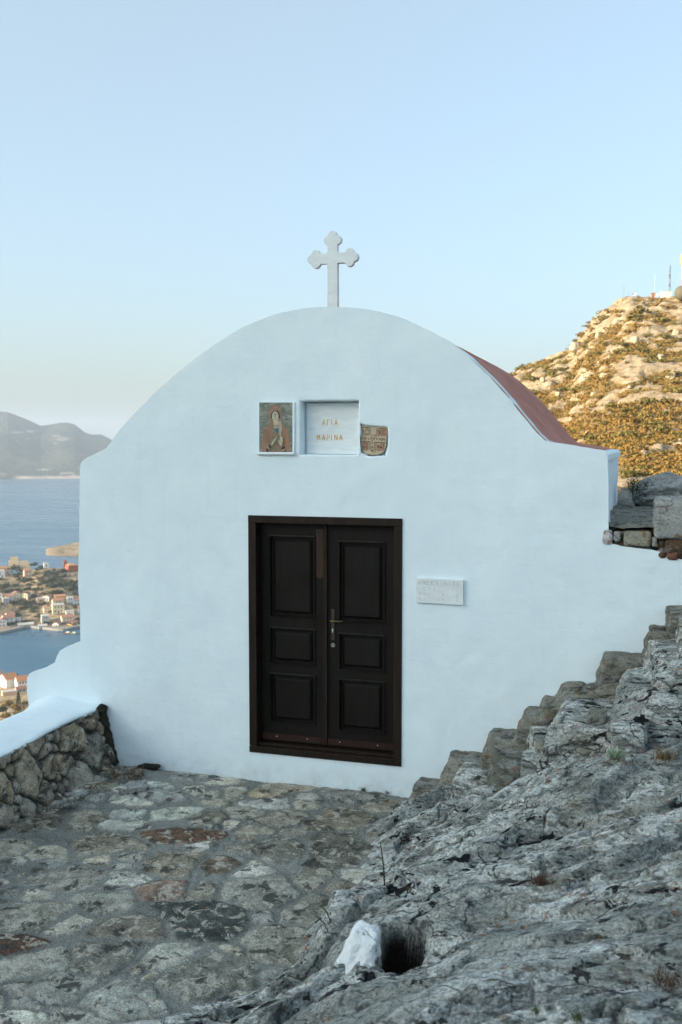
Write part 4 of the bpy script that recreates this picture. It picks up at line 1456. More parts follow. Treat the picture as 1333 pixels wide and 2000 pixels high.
def hillside_z(az, r):
    az = np.asarray(az, float); r = np.asarray(r, float)
    fall = np.interp(r, [0, 8, 10, 14, 350, 480, 560, 640, 700, 740, 1000], [-.8, -.9, -1.5, -4.5, -132, -143, -146, -150, -157, -164, -185])
    e = np.interp(az, caz, crest[:, 1]) - .006
    s = np.clip((r - 85) / 215, 0, 1)
    tn = -.078 + (e + .078) * (1 - (1 - s) ** 1.25)
    hill = 2.73 + r * tn
    hill = np.where(r > 300, 2.73 + 300 * e + (r - 300) * -.45, hill)
    near = np.interp(r, [0, 9, 14, 30, 85], [-.8, -.4, .2, -1.5, -3.9])
    hill = np.where(r < 85, near, hill)
    back = np.interp(r, [0, 9, 30, 120, 300, 700], [-.8, -.5, 1, 6, 8, -60])
    ridge = np.interp(r, [0, 7, 20, 40, 58, 75, 140, 320, 700, 1000], [-.8, -.7, 1, 10, 21, 22, 6, -30, -120, -180])  # unseen knoll, sized just to keep the sun off the chapel
    wr = sstep(-90, -100, az) * sstep(-142, -132, az)
    wl = sstep(3.5, -1.0, az) * sstep(-100, -88, az)
    wh = sstep(-1.0, 3.5, az) * sstep(100, 70, az)
    wb = np.clip(1 - wr - wl - wh, 0, 1)
    tot = wr + wl + wh + wb
    return (ridge * wr + fall * wl + hill * wh + back * wb) / tot


def hillside():
    azs = np.concatenate([np.arange(-180, -26, 2.0), np.arange(-26, 4, .5), np.arange(4, 26, .11), np.arange(26, 60, .8), np.arange(60, 180.1, 3)])
    rs = np.concatenate([np.geomspace(7.5, 70, 40)[:-1], np.arange(70, 312, 1.25), np.geomspace(312, 1000, 50)])
    Ag, Rg = np.meshgrid(azs, rs, indexing='ij')
    Z = hillside_z(Ag, Rg)
    X, Y = polar(Ag, Rg)
    NP = p3(X, Y, Z * .4)
    far = sstep(30, 90, Rg) * sstep(3, 7, Ag) * sstep(60, 40, Ag)
    rk = fbm(NP, 1 / 13., 6, 401, gain=.72) * 1.0 + fbm(NP, 1 / 3.5, 3, 405) * .45 - .0
    top = np.interp(Rg, [90, 200, 300], [-.08, .0, .26])
    rk = rk + top
    mask = sstep(-.02, .22, rk)
    dz = mask * (.5 + .9 * fbm(NP, 1 / 4.5, 4, 407, ridged=True, gain=.65)) + fbm(NP, 1 / 30., 3, 409) * 1.6 + fbm(NP, 1 / 3., 3, 411) * .7
    dz = dz * np.interp(Rg, [60, 90, 160, 290, 300], [.0, .35, .75, 1.15, 1.1])
    Z = Z + far * dz + (1 - far) * sstep(14, 40, Rg) * fbm(NP, 1 / 25., 4, 413) * 2.5
    # pale worn track low on the slope
    tr = np.exp(-((Rg - 100 - (Ag - 15) * 1.2) / 6.0) ** 2) * sstep(12, 15, Ag)
    mask = np.maximum(mask, tr * .9)
    me = grid_mesh('hillside', np.stack([X, Y, Z], -1), cols={'rock': mask})
    tag(link('hillside', me, MHILL), kind='structure')
    return azs, rs, Z, mask


HAZ, HR, HZ, HM = hillside()


def hz(az, r):
    i = int(np.clip(np.searchsorted(HAZ, az), 0, len(HAZ) - 1)); j = int(np.clip(np.searchsorted(HR, r), 0, len(HR) - 1))
    return float(HZ[i, j]), float(HM[i, j])


# castle hill across the harbour
cc = np.array([(-500, 1100), (-200, 1112), (0, 1112), (30, 1110), (60, 1104), (85, 1101), (110, 1103), (140, 1106), (200, 1104), (400, 1110), (700, 1150)])
kaz = np.array([az_of(p) for p in cc[:, 0]])


def castle_z(az, r):
    az = np.asarray(az, float); r = np.asarray(r, float)
    zc = 2.73 - 1060 * (np.interp(az, kaz, cc[:, 1]) - 866) / 1944.
    r0 = 905 + 10 * np.sin(az * 1.7)
    s = np.clip((r - r0) / (1060 - r0), 0, 1)
    z = SEA + 1.6 + (zc - SEA - 1.6) * (.35 * s + .65 * sstep(0, 1, s))
    z = np.where(r < r0, SEA + 1.6 - (r0 - r) * 1.2, z)
    z = np.where(r > 1060, zc - (r - 1060) * .22, z)
    return z


azs = np.arange(-32, -4, .09); rs = np.arange(890, 1330, 2.2)
Ag, Rg = np.meshgrid(azs, rs, indexing='ij')
X, Y = polar(Ag, Rg)
Z = castle_z(Ag, Rg)
lift = sstep(910, 935, Rg)
NP = p3(X, Y)
KZ = Z + lift * (fbm(NP, 1 / 40., 4, 421) * 2.6 + fbm(NP, 1 / 9., 3, 423) * 1.0)
tag(link('castle_hill', grid_mesh('castle_hill', np.stack([X, Y, KZ], -1)), MTOWN), kind='structure')


def kz(az, r):
    i = int(np.clip(np.searchsorted(azs, az), 0, len(azs) - 1)); j = int(np.clip(np.searchsorted(rs, r), 0, len(rs) - 1))
    return float(KZ[i, j])


def march(px, py, zf, r0, r1, st=1.0):
    d = ray(px, py); hl = math.hypot(d[0], d[1]); az = az_of(px)
    r = r0
    while r < r1:
        p = CAM + d * (r / hl)
        if p[2] <= zf(az, r): return p, r
        r += st
    return CAM + d * (r1 / hl), r1


# quay edge along the water
mb = MB()
q0 = np.arange(-30, -6, .25)
for a, b in zip(q0, q0[1:]):
    def P(az, r, z): x, y = polar(az, r); return (x, y, z)
    def r0(az): return 903 + 10 * math.sin(az * 1.7) - (3 if (int(az * 2) % 5) else 0)
    for (ra, za), (rb, zb_) in (((-.0, SEA - 1), (0, SEA + 1.9)), ((0, SEA + 1.9), (9, SEA + 2.0))):
        mb.face([P(a, r0(a) + ra, za), P(b, r0(b) + ra, za), P(b, r0(b) + rb, zb_), P(a, r0(a) + rb, zb_)])
tag(mb.build('quay', simple('quay_concrete', (.27, .26, .24), .9, .15, .3)), kind='structure')

# islet
ia, ir = np.meshgrid(np.linspace(az_of(84), az_of(330), 90), np.linspace(1470, 1640, 60), indexing='ij')
X, Y = polar(ia, ir)
uu = (ia - az_of(84)) / (az_of(330) - az_of(84)); vv = (ir - 1480) / 150
prof = np.sin(np.pi * np.clip(uu, 0, 1)) ** .6 * np.sin(np.pi * np.clip(vv, 0, 1)) ** .7
Z = SEA - 2 + prof * 15 + prof * fbm(p3(X, Y), 1 / 22., 4, 431) * 5
tag(link('islet', grid_mesh('islet', np.stack([X, Y, Z], -1)), MTOWN), kind='structure')

# mainland mountains
mc = np.array([(-1500, 800), (-900, 770), (-500, 790), (-200, 800), (0, 806), (18, 807), (30, 811), (60, 822), (82, 832), (100, 830), (120, 826), (135, 826), (148, 829), (168, 844), (180, 848), (200, 848), (216, 856), (240, 868), (300, 872), (420, 868), (600, 876), (900, 880), (1500, 870), (3500, 850)])
maz = np.array([az_of(p) for p in mc[:, 0]])
ma, mr = np.meshgrid(np.concatenate([np.arange(-50, -22, 1), np.arange(-22, -8, .06), np.arange(-8, 60, 1)]), np.concatenate([np.linspace(4700, 6300, 90), [6800, 7500]]), indexing='ij')
X, Y = polar(ma, mr)
zc = 2.73 + 6300 * (866 - np.interp(ma, maz, mc[:, 1])) / 1944. 
s = np.clip((mr - 4760) / (6300 - 4760), 0, 1)
shape = s ** .85
Z = SEA - 4 + (zc - SEA) * shape
NP = p3(X, Y)
Z = Z + np.sin(np.pi * s) * fbm(NP, 1 / 900., 5, 441, ridged=True) * 45
Z = np.where(mr > 6301, SEA + (zc - SEA) * .6, Z)
scar = np.zeros_like(Z)
for px, py, wx, wy, am in ((38, 846, 14, 2.2, .55), (62, 844, 9, 2, .6), (112, 852, 10, 2.5, .4), (125, 858, 14, 3.5, .45), (110, 866, 6, 2, .35), (85, 915, 14, 1.5, .8), (130, 922, 14, 1.6, .8), (140, 928, 8, 2, .8), (158, 912, 5, 2, .6), (8, 923, 8, 2, .4)):
    pz = 866 - (Z - 2.73) / mr * 1944.
    ppx = 666.5 + 1944 * np.tan(np.radians(ma))
    q = np.exp(-((ppx - px) / wx) ** 2 - ((pz - py) / wy) ** 2)
    scar = np.maximum(scar, am * sstep(.25, .6, q + .35 * fbm(NP, 1 / 60., 4, 443)))
shore = sstep(9, 3, np.abs(Z - SEA - 6)) * sstep(az_of(20), az_of(45), ma)
scar = np.maximum(scar, shore * .9)
tag(link('mainland_mountains', grid_mesh('mainland_mountains', np.stack([X, Y, Z], -1), cols={'scar': scar}), MMOUNT), kind='structure')

# ------------------------------------------------------------------ shrubs
def leafy(name, seed, n, leaf, flat=.75):
    rg = np.random.default_rng(seed)
    lobes = [(rg.normal(0, .38, 3) * (1, 1, .45) + (0, 0, .5 * flat), rg.uniform(.35, .62)) for _ in range(6)]
    mb = MB()
    for i in range(n):
        c, r = lobes[rg.integers(len(lobes))]
        d = rg.normal(0, 1, 3); d /= np.linalg.norm(d)
        p = c + d * r * rg.uniform(.55, 1.0) * (1, 1, flat)
        if p[2] < -.05: p[2] = rg.uniform(-.05, .15)
        a = rg.normal(0, 1, 3); a /= np.linalg.norm(a); b = np.cross(a, d); b /= (np.linalg.norm(b) + 1e-9)
        s = leaf * rg.uniform(.6, 1.4)
        mb.face([p - a * s, p - b * s * .6, p + a * s, p + b * s * .6])
    return mb.mesh(name)


def m_leaf(name, a, b):
    t = NT(name)
    oi = t.n('ObjectInfo')
    n = t.noise(1.2, 3)
    f = t.math('ADD', t.math('MULTIPLY', oi.outputs['Random'], .7), t.math('MULTIPLY', n, .4))
    t.b.inputs['Subsurface Weight'].default_value = 0
    return t.done(t.mix(f, a, b), .85, .1)


ML_OLIVE = m_leaf('scrub_leaves', (.10, .095, .03), (.21, .17, .055))
ML_RUST = m_leaf('dry_scrub_leaves', (.17, .11, .03), (.30, .19, .06))
ML_GREEN = m_leaf('green_leaves', (.030, .045, .022), (.075, .085, .035))
ML_YEL = m_leaf('autumn_leaves', (.12, .10, .02), (.22, .15, .04))
BUSH = []
for k in range(5):
    me = leafy('bush', 500 + k, 170, .16, .72); me.materials.append(ML_OLIVE); BUSH.append(me)
BUSHR = []
for k in range(3):
    me = leafy('bush', 520 + k, 150, .15, .6); me.materials.append(ML_RUST); BUSHR.append(me)
TREE = []
for k in range(4):
    me = leafy('tree', 540 + k, 200, .17, .85); me.materials.append(ML_GREEN); TREE.append(me)

rg = np.random.default_rng(77)
cnt = 0
cands = []
for _ in range(30000):
    px = rg.uniform(940, 1350); az = az_of(px); r = 95 + 208 * rg.uniform(0, 1) ** .8
    z, m = hz(az, r)
    el = (z - 2.73) / r
    py = 866 - el * 1944
    if py > 978 or py > np.interp(px, [940, 985, 1110, 1190, 1215, 1225], [690, 728, 862, 885, 890, 978]): continue
    if m > .6 and rg.random() < .75: continue
    cands.append((px, az, r, z, m, py))
placed = []
for c in cands:
    sz = (.7 + 1.25 * rg.random() ** 1.4) * np.interp(c[2], [95, 300], [.75, 1.25])
    if cnt >= 280: break
    x, y = polar(c[1], c[2])
    if any((x - q[0]) ** 2 + (y - q[1]) ** 2 < ((sz + q[2]) * .7) ** 2 for q in placed): continue
    placed.append((x, y, sz))
    rust = rg.random() < .3
    o = link('scrub_bush', (BUSHR if rust else BUSH)[rg.integers(3)])
    o.location = (x, y, c[3] - .15 * sz); o.rotation_euler = (0, 0, rg.uniform(0, 6.28)); o.scale = (sz * rg.uniform(.9, 1.5), sz * rg.uniform(.9, 1.4), sz * rg.uniform(.7, 1.0))
    if rust: tag(o, 'rusty brown scrub bush on the sunlit rocky hillside', 'bush', 'brown scrub bushes on the hillside')
    else: tag(o, 'olive green scrub bush on the sunlit rocky hillside', 'bush', 'green scrub bushes on the hillside')
    cnt += 1
# the low cover between them: too much to count
mbs = MB()
for c in cands[cnt:]:
    if c[4] > .5 or rg.random() < .62: continue
    x, y = polar(c[1] + rg.normal(0, .05), c[2])
    s = rg.uniform(.35, .8)
    for k in range(9):
        p = np.array([x, y, c[3]]) + rg.normal(0, .5, 3) * s * (1.2, 1.2, .4) + (0, 0, .12)
        a = rg.normal(0, 1, 3); a /= np.linalg.norm(a); b = np.cross(a, rg.normal(0, 1, 3)); b /= np.linalg.norm(b)
        q = s * .38
        mbs.face([p - a * q, p - b * q * .6, p + a * q, p + b * q * .6])
tag(mbs.build('ground_scrub', ML_RUST), kind='stuff')

MBOULD = simple('sunlit_limestone', (.48, .40, .29), .95, .25, .8, .1, bump=(1.5, .3))
BM = []
for k in range(4):
    me = block_mesh('pale_boulder', -1, 1, -.9, .9, -.8, .8, 600 + k, .5, .16, .12, (0, 0, 0), .2, 0, 14); me.materials.append(MBOULD); BM.append(me)
for k, (px, py, wpx) in enumerate([(1282, 790, 20), (1278, 816, 20), (1242, 808, 9), (1312, 808, 12), (1235, 846, 12), (1262, 824, 9), (1148, 845, 14), (1325, 874, 34), (1258, 885, 20), (1230, 756, 12), (1160, 770, 16),
                                   (1145, 742, 40), (1180, 735, 22), (1245, 688, 18), (1240, 665, 26), (1125, 678, 30), (1170, 655, 24), (1310, 735, 26), (1060, 742, 18), (1090, 770, 15), (1215, 905, 18), (1290, 700, 26), (1205, 630, 22), (1320, 650, 22)]):
    p, r = march(px, py, lambda a, q: hz(a, q)[0], 92, 299, 1.0)
    s = wpx / 2 * r / 1944 * .65
    o = link('hillside_boulder', BM[k % 4]); o.location = (p[0], p[1], p[2] + s * .05); o.scale = (s * 1.1, s, s); o.rotation_euler = (0, 0, k * 1.3)
    tag(o, 'pale limestone boulder among scrub on the sunlit hillside', 'boulder', 'pale boulders on the hillside')

# ------------------------------------------------------------------ masts and dishes on the summit
MWHITE = simple('white_paint', (.72, .70, .66), .6, .08, 3)
MREDP = simple('red_paint', (.42, .13, .07), .6, .15, 3)
MSTEEL = simple('galvanised_steel', (.16, .17, .17), .5, .2, 4, .5, .5)
def top_at(px, back=0.0):
    az = az_of(px)
    best = max(((hz(az, r)[0] - 2.73) / r, r) for r in np.arange(285, 311, 1.25))
    r = best[1] - 1 + back
    x, y = polar(az, r); return x, y, hz(az, r)[0], r
def mpx(n, r): return n * r / 1944.
x, y, z, r = top_at(1326)
t = empty('radio_tower', (x, y, z), A, 'tall red and white banded tower topped by a wide drum on the summit', 'tower')
ztop = 2.73 + r * (866 - 523) / 1944.; H = ztop - z
cuts = [(0, .12, MREDP), (.12, .29, MWHITE), (.29, .44, MREDP), (.44, .76, MWHITE)]
for a, b, m in cuts:
    mb = MB(); mb.tube([(x, y, z - .5 + H * a), (x, y, z - .5 + H * b)], mpx(3, r), 10); keep(mb.build('band', m), t)
mb = MB()
for k in range(3):
    a = k * 2.1; mb.box(x - mpx(6, r) + k * mpx(4.4, r), x - mpx(6, r) + k * mpx(4.4, r) + mpx(3.6, r), y - .4, y + .4, z + H * .74, z + H)
mb.tube([(x, y, z + H * .70), (x, y, z + H * .985)], mpx(4.5, r), 10)
keep(mb.build('antenna_drum', simple('faded_orange_paint', (.60, .40, .24), .6, .15, 3)), t)
x, y, z, r = top_at(1300)
H = 2.73 + r * (866 - 540) / 1944. - z
t = empty('lattice_mast', (x, y, z), A, 'thin dark lattice mast with small aerials on a white base hut', 'mast')
mb = MB()
for k in range(3):
    a = k * 2.094; dx, dy = .28 * math.cos(a), .28 * math.sin(a)
    mb.tube([(x + dx, y + dy, z), (x + dx * .5, y + dy * .5, z + H)], .055, 4)
for k in range(16):
    z1 = z + H * k / 16; s = 1 - .5 * k / 16
    for q in range(3):
        a, b = q * 2.094, (q + 1) * 2.094
        mb.tube([(x + .28 * s * math.cos(a), y + .28 * s * math.sin(a), z1), (x + .28 * s * math.cos(b), y + .28 * s * math.sin(b), z1 + H / 16)], .035, 3)
keep(mb.build('lattice', MSTEEL), t)
mb = MB()
for f, w_ in ((.55, .35), (.62, .5), (.35, .3), (.28, .4), (.75, .3), (.85, .25)): mb.box(x - w_ / 2 - .1, x + w_ / 2 - .1, y - .3, y - .1, z + H * f, z + H * f + .5)
keep(mb.build('aerial', MSTEEL), t)
mb = MB(); mb.box(x - .45, x + .45, y - .5, y + .5, z - .4, z + 1.0); keep(mb.build('base_hut', MWHITE), t)
for px, py, lab, wd in ((1271, 553, 'faint thin white mast behind the small brick hut', .06), (1212, 574, 'very thin aerial pole left of the summit dishes', .035), (1316, 583, 'short grey post with a lamp head beside the tower', .05)):
    x, y, z, r = top_at(px); H = 2.73 + r * (866 - py) / 1944. - z
    mb = MB(); mb.tube([(x, y, z - .2), (x, y, z + H)], [wd, wd * .6], 5)
    for f in (.6, .85): mb.box(x - .22, x + .22, y - .04, y + .04, z + H * f, z + H * f + .08)
    tag(mb.build('aerial_mast', MSTEEL if px != 1271 else simple('pale_steel', (.5, .52, .53), .5)), lab, 'mast')
def hut(px, w_, h_, m, lab, name='equipment_hut', roofm=None):
    x, y, z, r = top_at(px)
    a, b = mpx(w_, r), mpx(h_, r)
    t = empty(name, (x, y, z), A, lab, 'hut')
    mb = MB(); mb.box(-a / 2, a / 2, -a / 2, a / 2, -.6, b); link('wall', mb.mesh('wall'), m, t)
    mb = MB(); mb.box(-a / 2 - .1, a / 2 + .1, -a / 2 - .1, a / 2 + .1, b + .003, b + .12); link('roof', mb.mesh('roof'), roofm or m, t)
hut(1268, 5, 9, simple('brick_hut', (.33, .16, .09), .9, .2, 2), 'small brick red hut on the summit')
hut(1291, 13, 7, MWHITE, 'long low white hut on the summit beside the lattice mast')
for px, s in ((1232, 5), (1275, 6)):
    x, y, z, r = top_at(px)
    t = empty('satellite_dish', (x, y, z), A, 'white satellite dish standing alone on the left of the summit' if px < 1250 else 'white satellite dish beside the brick red hut on the summit', 'dish')
    rad = mpx(s / 2 + .6, r)
    mb = MB()
    prev = None
    for i in range(5):
        q = rad * i / 4; dep = .35 * (q / rad) ** 2 * rad
        ring = [(q * math.cos(2 * math.pi * k / 12) if i else 0, -dep, rad * 1.5 + (q * math.sin(2 * math.pi * k / 12) if i else 0)) for k in range(12)]
        if prev:
            for k in range(12): mb.face([prev[k], prev[(k + 1) % 12], ring[(k + 1) % 12], ring[k]])
        prev = ring
    link('reflector', mb.mesh('reflector'), MWHITE, t)
    mb = MB(); mb.tube([(0, .1, -.4), (0, .05, rad * 1.5)], .08, 5); link('post', mb.mesh('post'), MSTEEL, t)
x, y, z, r = top_at(1334)
dm = blob('radome', (0, 0, 0), (mpx(13, r), mpx(13, r), mpx(13.5, r)), 3, 0.0, simple('olive_canvas', (.13, .125, .09), .8), 30)
dm.location = (x - 1.5, y - 3.0, z + .2)
tag(dm, 'rounded grey green dome at the foot of the striped tower', 'dome')
# ================================================================== THE TOWN ACROSS THE HARBOUR
WALLC = {}
def wallm(name, c):
    if name not in WALLC: WALLC[name] = simple(name, c, .9, .06, .5, .15)
    return WALLC[name]
W_WHITE = wallm('white_render', (.74, .73, .70)); W_CREAM = wallm('cream_render', (.72, .62, .44)); W_YEL = wallm('yellow_render', (.72, .47, .17))
W_PINK = wallm('pinkish_render', (.60, .42, .31)); W_RED = wallm('red_render', (.42, .11, .06)); W_STONE = wallm('castle_stone', (.56, .46, .31)); W_GREY = wallm('grey_render', (.45, .46, .46))
W_BLUE = wallm('bluish_white_render', (.66, .72, .76))
R_RED = simple('red_tiles', (.40, .20, .14), .9, .25, .8); R_ORG = simple('orange_tiles', (.50, .235, .115), .9, .2, .8); R_BRN = simple('brown_tiles', (.28, .15, .10), .9, .25, .8); R_FLAT = simple('flat_roof', (.52, .50, .46), .9, .1, .5)
M_WIN = simple('dark_window', (.05, .055, .06), .3, .2, 2, .5); M_SHUT = simple('painted_shutter', (.10, .17, .19), .6, .2, 2)


def house(px, pyb, wpx, hpx, wm, rf, label, style='gable', rot=0.0, depth=1.25, zf=kz, rr=(904, 1062), win=2, floors=2, door=True, name='house', cat='house', rise=.28):
    p, r = march(px, pyb, zf, rr[0], rr[1], 1.0)
    W, H = wpx * r / 1944., hpx * r / 1944. * 1.02
    Dp = W * depth if depth < 3 else depth
    a = math.radians(az_of(px))
    t = empty(name, (p[0], p[1], p[2] - .3), A - a + rot, label, cat)
    if style == 'gable':
        hw = H / (1 + rise * W / H * .9); rs_ = H - hw
    elif style == 'side':
        hw = H * .72; rs_ = H - hw
    elif style == 'hip':
        hw = H * .8; rs_ = H - hw
    else:
        hw, rs_ = H, 0
    mb = MB()
    x0, x1, y0, y1 = -W / 2, W / 2, 0, Dp
    mb.face([(x0, y0, -2), (x1, y0, -2), (x1, y0, hw), (x0, y0, hw)]); mb.face([(x1, y1, -2), (x0, y1, -2), (x0, y1, hw), (x1, y1, hw)])
    mb.face([(x0, y1, -2), (x0, y0, -2), (x0, y0, hw), (x0, y1, hw)]); mb.face([(x1, y0, -2), (x1, y1, -2), (x1, y1, hw), (x1, y0, hw)])
    if style == 'gable':
        mb.face([(x0, y0, hw), (x1, y0, hw), (0, y0, hw + rs_)]); mb.face([(x1, y1, hw), (x0, y1, hw), (0, y1, hw + rs_)])
    if style == 'side':
        mb.face([(x0, y1, hw), (x0, y0, hw), (x0, Dp / 2, hw + rs_)]); mb.face([(x1, y0, hw), (x1, y1, hw), (x1, Dp / 2, hw + rs_)])
    link('wall', mb.mesh('wall'), wm, t)
    o = .35; e = .06
    mb = MB()
    th = .25
    def slab(q):                                  # a thick roof plane
        up = [(a_[0], a_[1], a_[2] + th) for a_ in q]
        mb.face(up); mb.face(q[::-1])
        for i in range(len(q)):
            j = (i + 1) % len(q)
            mb.face([q[i], q[j], up[j], up[i]])
    if style == 'gable':
        k = rs_ / (W / 2)
        for s in (-1, 1):
            q = [(s * (W / 2 + o), y0 - o, hw - k * o + e), (s * (W / 2 + o), y1 + o, hw - k * o + e), (0, y1 + o, hw + rs_ + e), (0, y0 - o, hw + rs_ + e)]
            slab(q if s > 0 else q[::-1])
    elif style == 'side':
        k = rs_ / (Dp / 2)
        slab([(x0 - o, y0 - o, hw - k * o + e), (x1 + o, y0 - o, hw - k * o + e), (x1 + o, Dp / 2, hw + rs_ + e), (x0 - o, Dp / 2, hw + rs_ + e)])
        slab([(x1 + o, y1 + o, hw - k * o + e), (x0 - o, y1 + o, hw - k * o + e), (x0 - o, Dp / 2, hw + rs_ + e), (x1 + o, Dp / 2, hw + rs_ + e)])
    elif style == 'hip':
        m_ = min(W, Dp) / 2
        A_ = [(x0 - o, y0 - o, hw + e), (x1 + o, y0 - o, hw + e), (x1 + o, y1 + o, hw + e), (x0 - o, y1 + o, hw + e)]
        T_ = [(x0 + m_ * .9, y0 + m_ * .9, hw + rs_), (x1 - m_ * .9, y0 + m_ * .9, hw + rs_), (x1 - m_ * .9, y1 - m_ * .9, hw + rs_), (x0 + m_ * .9, y1 - m_ * .9, hw + rs_)]
        for i in range(4): mb.face([A_[i], A_[(i + 1) % 4], T_[(i + 1) % 4], T_[i]])
        mb.face(T_)
    else:
        mb.box(x0 - .12, x1 + .12, y0 - .12, y1 + .12, hw + .01, hw + .35)
    link('roof', mb.mesh('roof'), rf, t)
    if win:
        fh = hw / floors
        for f in range(floors):
            for i in range(win):
                wx = x0 + W * (i + 1) / (win + 1)
                isd = door and f == 0 and i == win // 2
                ww, z0_, z1_ = (.55, .1, min(2.3, fh * .8)) if isd else (.45, fh * f + fh * .32, fh * f + fh * .76)
                mb = MB(); mb.box(wx - ww, wx + ww, y0 - .06, y0 + .1, z0_, z1_)
                link('door' if isd else 'window', mb.mesh('opening'), M_SHUT if (isd or (i + f) % 2) else M_WIN, t)
    return t


TX = lambda v: .1238 * v
TY = lambda v: 1090 + .1238 * v
def H_(x0, x1, y0, y1, *a, **k): house(TX((x0 + x1) / 2), TY(y1), TX(x1 - x0), TX(y1 - y0), *a, **k)
H_(-40, 118, 140, 230, W_PINK, R_ORG, 'low house with a bright orange roof left of the castle ruin', 'side', .2, .7, floors=1, win=3)
H_(-30, 80, 205, 300, W_WHITE, R_FLAT, 'white flat roofed house below the orange roof near the castle ruin', 'flat', .1, floors=1)
H_(85, 170, 200, 250, W_PINK, R_FLAT, 'small beige outbuilding just below the castle ruin', 'flat', .2, floors=1, win=1)
H_(395, 515, 172, 300, W_PINK, R_RED, 'tall square pinkish house standing alone on the bare slope', 'hip', .15, 1.0)
H_(700, 772, 82, 135, W_WHITE, R_FLAT, 'tiny white cube house on the skyline of the castle hill', 'flat', .1, 1.0, floors=1, win=1)
H_(1085, 1240, 90, 220, W_RED, R_ORG, 'big deep red house on the hill crest beside the chapel wall', 'hip', .35, .9, win=3)
H_(1010, 1060, 40, 112, W_RED, R_BRN, 'slim reddish brown tower left of the red house', 'flat', .1, 1.0, win=1, floors=2, name='tower_house', cat='tower')
H_(-40, 40, 548, 660, W_WHITE, R_RED, 'white house cut by the left edge of the view halfway up', 'gable', .1)
H_(98, 200, 580, 670, W_BLUE, R_RED, 'bluish white house with a low red roof behind a smaller cube', 'side', .1, 1.1)
H_(55, 145, 640, 722, W_GREY, R_FLAT, 'pale grey cube house in front of the bluish house', 'flat', .1, 1.0)
H_(212, 322, 540, 655, W_CREAM, R_RED, 'cream gabled house with an arched dark ground floor', 'gable', .05)
H_(342, 440, 550, 660, W_CREAM, R_BRN, 'cream gabled house with a long grey shaded side wall', 'gable', -.35, 1.5)
H_(688, 775, 588, 668, W_WHITE, R_RED, 'small bright white gabled house with a long red roof behind', 'gable', -.3, 2.0, floors=1)
H_(590, 690, 638, 690, W_PINK, R_FLAT, 'low beige walled yard house left of the bright white gable', 'flat', .1, .8, floors=1, win=1)
H_(882, 1040, 582, 650, W_YEL, R_ORG, 'yellow upper house with an orange roof at the top of the stepped row', 'side', .2, .8, floors=1, win=3)
H_(848, 1008, 640, 750, W_CREAM, R_RED, 'middle cream house of the stepped row of three', 'side', .15, .8)
H_(840, 1020, 742, 865, W_CREAM, R_FLAT, 'lowest and widest beige house of the stepped row of three', 'flat', .15, .8, win=3)
H_(1070, 1166, 622, 735, W_BLUE, R_FLAT, 'bluish white flat roofed house right of the yellow upper house', 'flat', .1, 1.0)
H_(1168, 1282, 620, 740, W_WHITE, R_RED, 'white house with a red roof against the chapel wall, upper right', 'side', .15, 1.0)
H_(700, 800, 758, 860, W_CREAM, R_BRN, 'small cream house alone below the bright white gable', 'gable', .1)
H_(1048, 1172, 838, 910, W_WHITE, R_FLAT, 'low white house above the wide cream villa', 'flat', .1, .8, floors=1)
H_(990, 1165, 900, 1020, W_CREAM, R_RED, 'wide cream villa with a red roof above the yellow waterfront house', 'side', .2, .8, win=3)
H_(668, 782, 915, 1030, W_GREY, R_FLAT, 'grey white square house above the sheds', 'flat', .1)
H_(836, 925, 1012, 1130, W_WHITE, R_RED, 'white gabled waterfront house with a tall arched door', 'gable', -.35, 1.6, rise=.4)
H_(1020, 1152, 1032, 1152, W_YEL, R_BRN, 'bright yellow waterfront house with a brown roof', 'gable', -.3, 1.3, rise=.3)
H_(-20, 108, 958, 1082, W_WHITE, R_RED, 'white gabled waterfront house with a dark doorway at far left', 'gable', .15, rise=.35)
H_(72, 245, 905, 1035, W_WHITE, R_RED, 'white house with a red roof behind the far left waterfront gable', 'side', .3, .7)
H_(118, 240, 862, 930, W_PINK, R_RED, 'upper house with a dark red roof behind the far left houses', 'side', .3, .8, floors=1)
H_(272, 332, 948, 1015, W_BLUE, R_FLAT, 'tiny white cube house between dark trees near the shore', 'flat', .1, floors=1, win=1)
H_(300, 530, 1025, 1105, W_GREY, R_FLAT, 'long low grey waterfront shed with a sloping roof', 'side', .05, .5, floors=1, win=4, name='shed', cat='shed')
H_(620, 745, 1048, 1125, W_GREY, R_FLAT, 'short grey waterfront shed beside the slipway', 'side', .1, .6, floors=1, win=2, name='shed', cat='shed')
H_(1236, 1300, 755, 885, W_BLUE, R_RED, 'tall bluish white house half hidden by the chapel wall', 'side', .1, 1.0, win=1, floors=3)
H_(1225, 1310, 1060, 1130, W_WHITE, R_FLAT, 'low white waterfront house at the chapel wall', 'flat', .1, .8, floors=1)
H_(1150, 1230, 985, 1060, W_PINK, R_BRN, 'brown roofed house behind the yellow waterfront house', 'side', .2, .8, floors=1, win=2)

# castle ruin
p, r = march(38, 1107, kz, 960, 1075, 1.0)
s = r / 1944.
t = empty('castle_ruin', (p[0], p[1], p[2] - 1.5), A - math.radians(az_of(38)), 'ruined sandstone castle keep with broken battlements on the hill crest', 'castle')
mb = MB()
def taper_box(mb, x0, x1, y0, y1, z0, z1, ins, top_pts=None):
    lo = [(x0, y0, z0), (x1, y0, z0), (x1, y1, z0), (x0, y1, z0)]
    hi = [(x0 + ins, y0 + ins, z1), (x1 - ins, y0 + ins, z1), (x1 - ins, y1 - ins, z1), (x0 + ins, y1 - ins, z1)]
    for i in range(4): mb.face([lo[i], lo[(i + 1) % 4], hi[(i + 1) % 4], hi[i]])
    mb.face(hi)
taper_box(mb, -20 * s, 1 * s, 0, 18 * s, -2, 13 * s, 1.5 * s)
link('lower_wall', mb.mesh('lower_wall'), W_STONE, t)
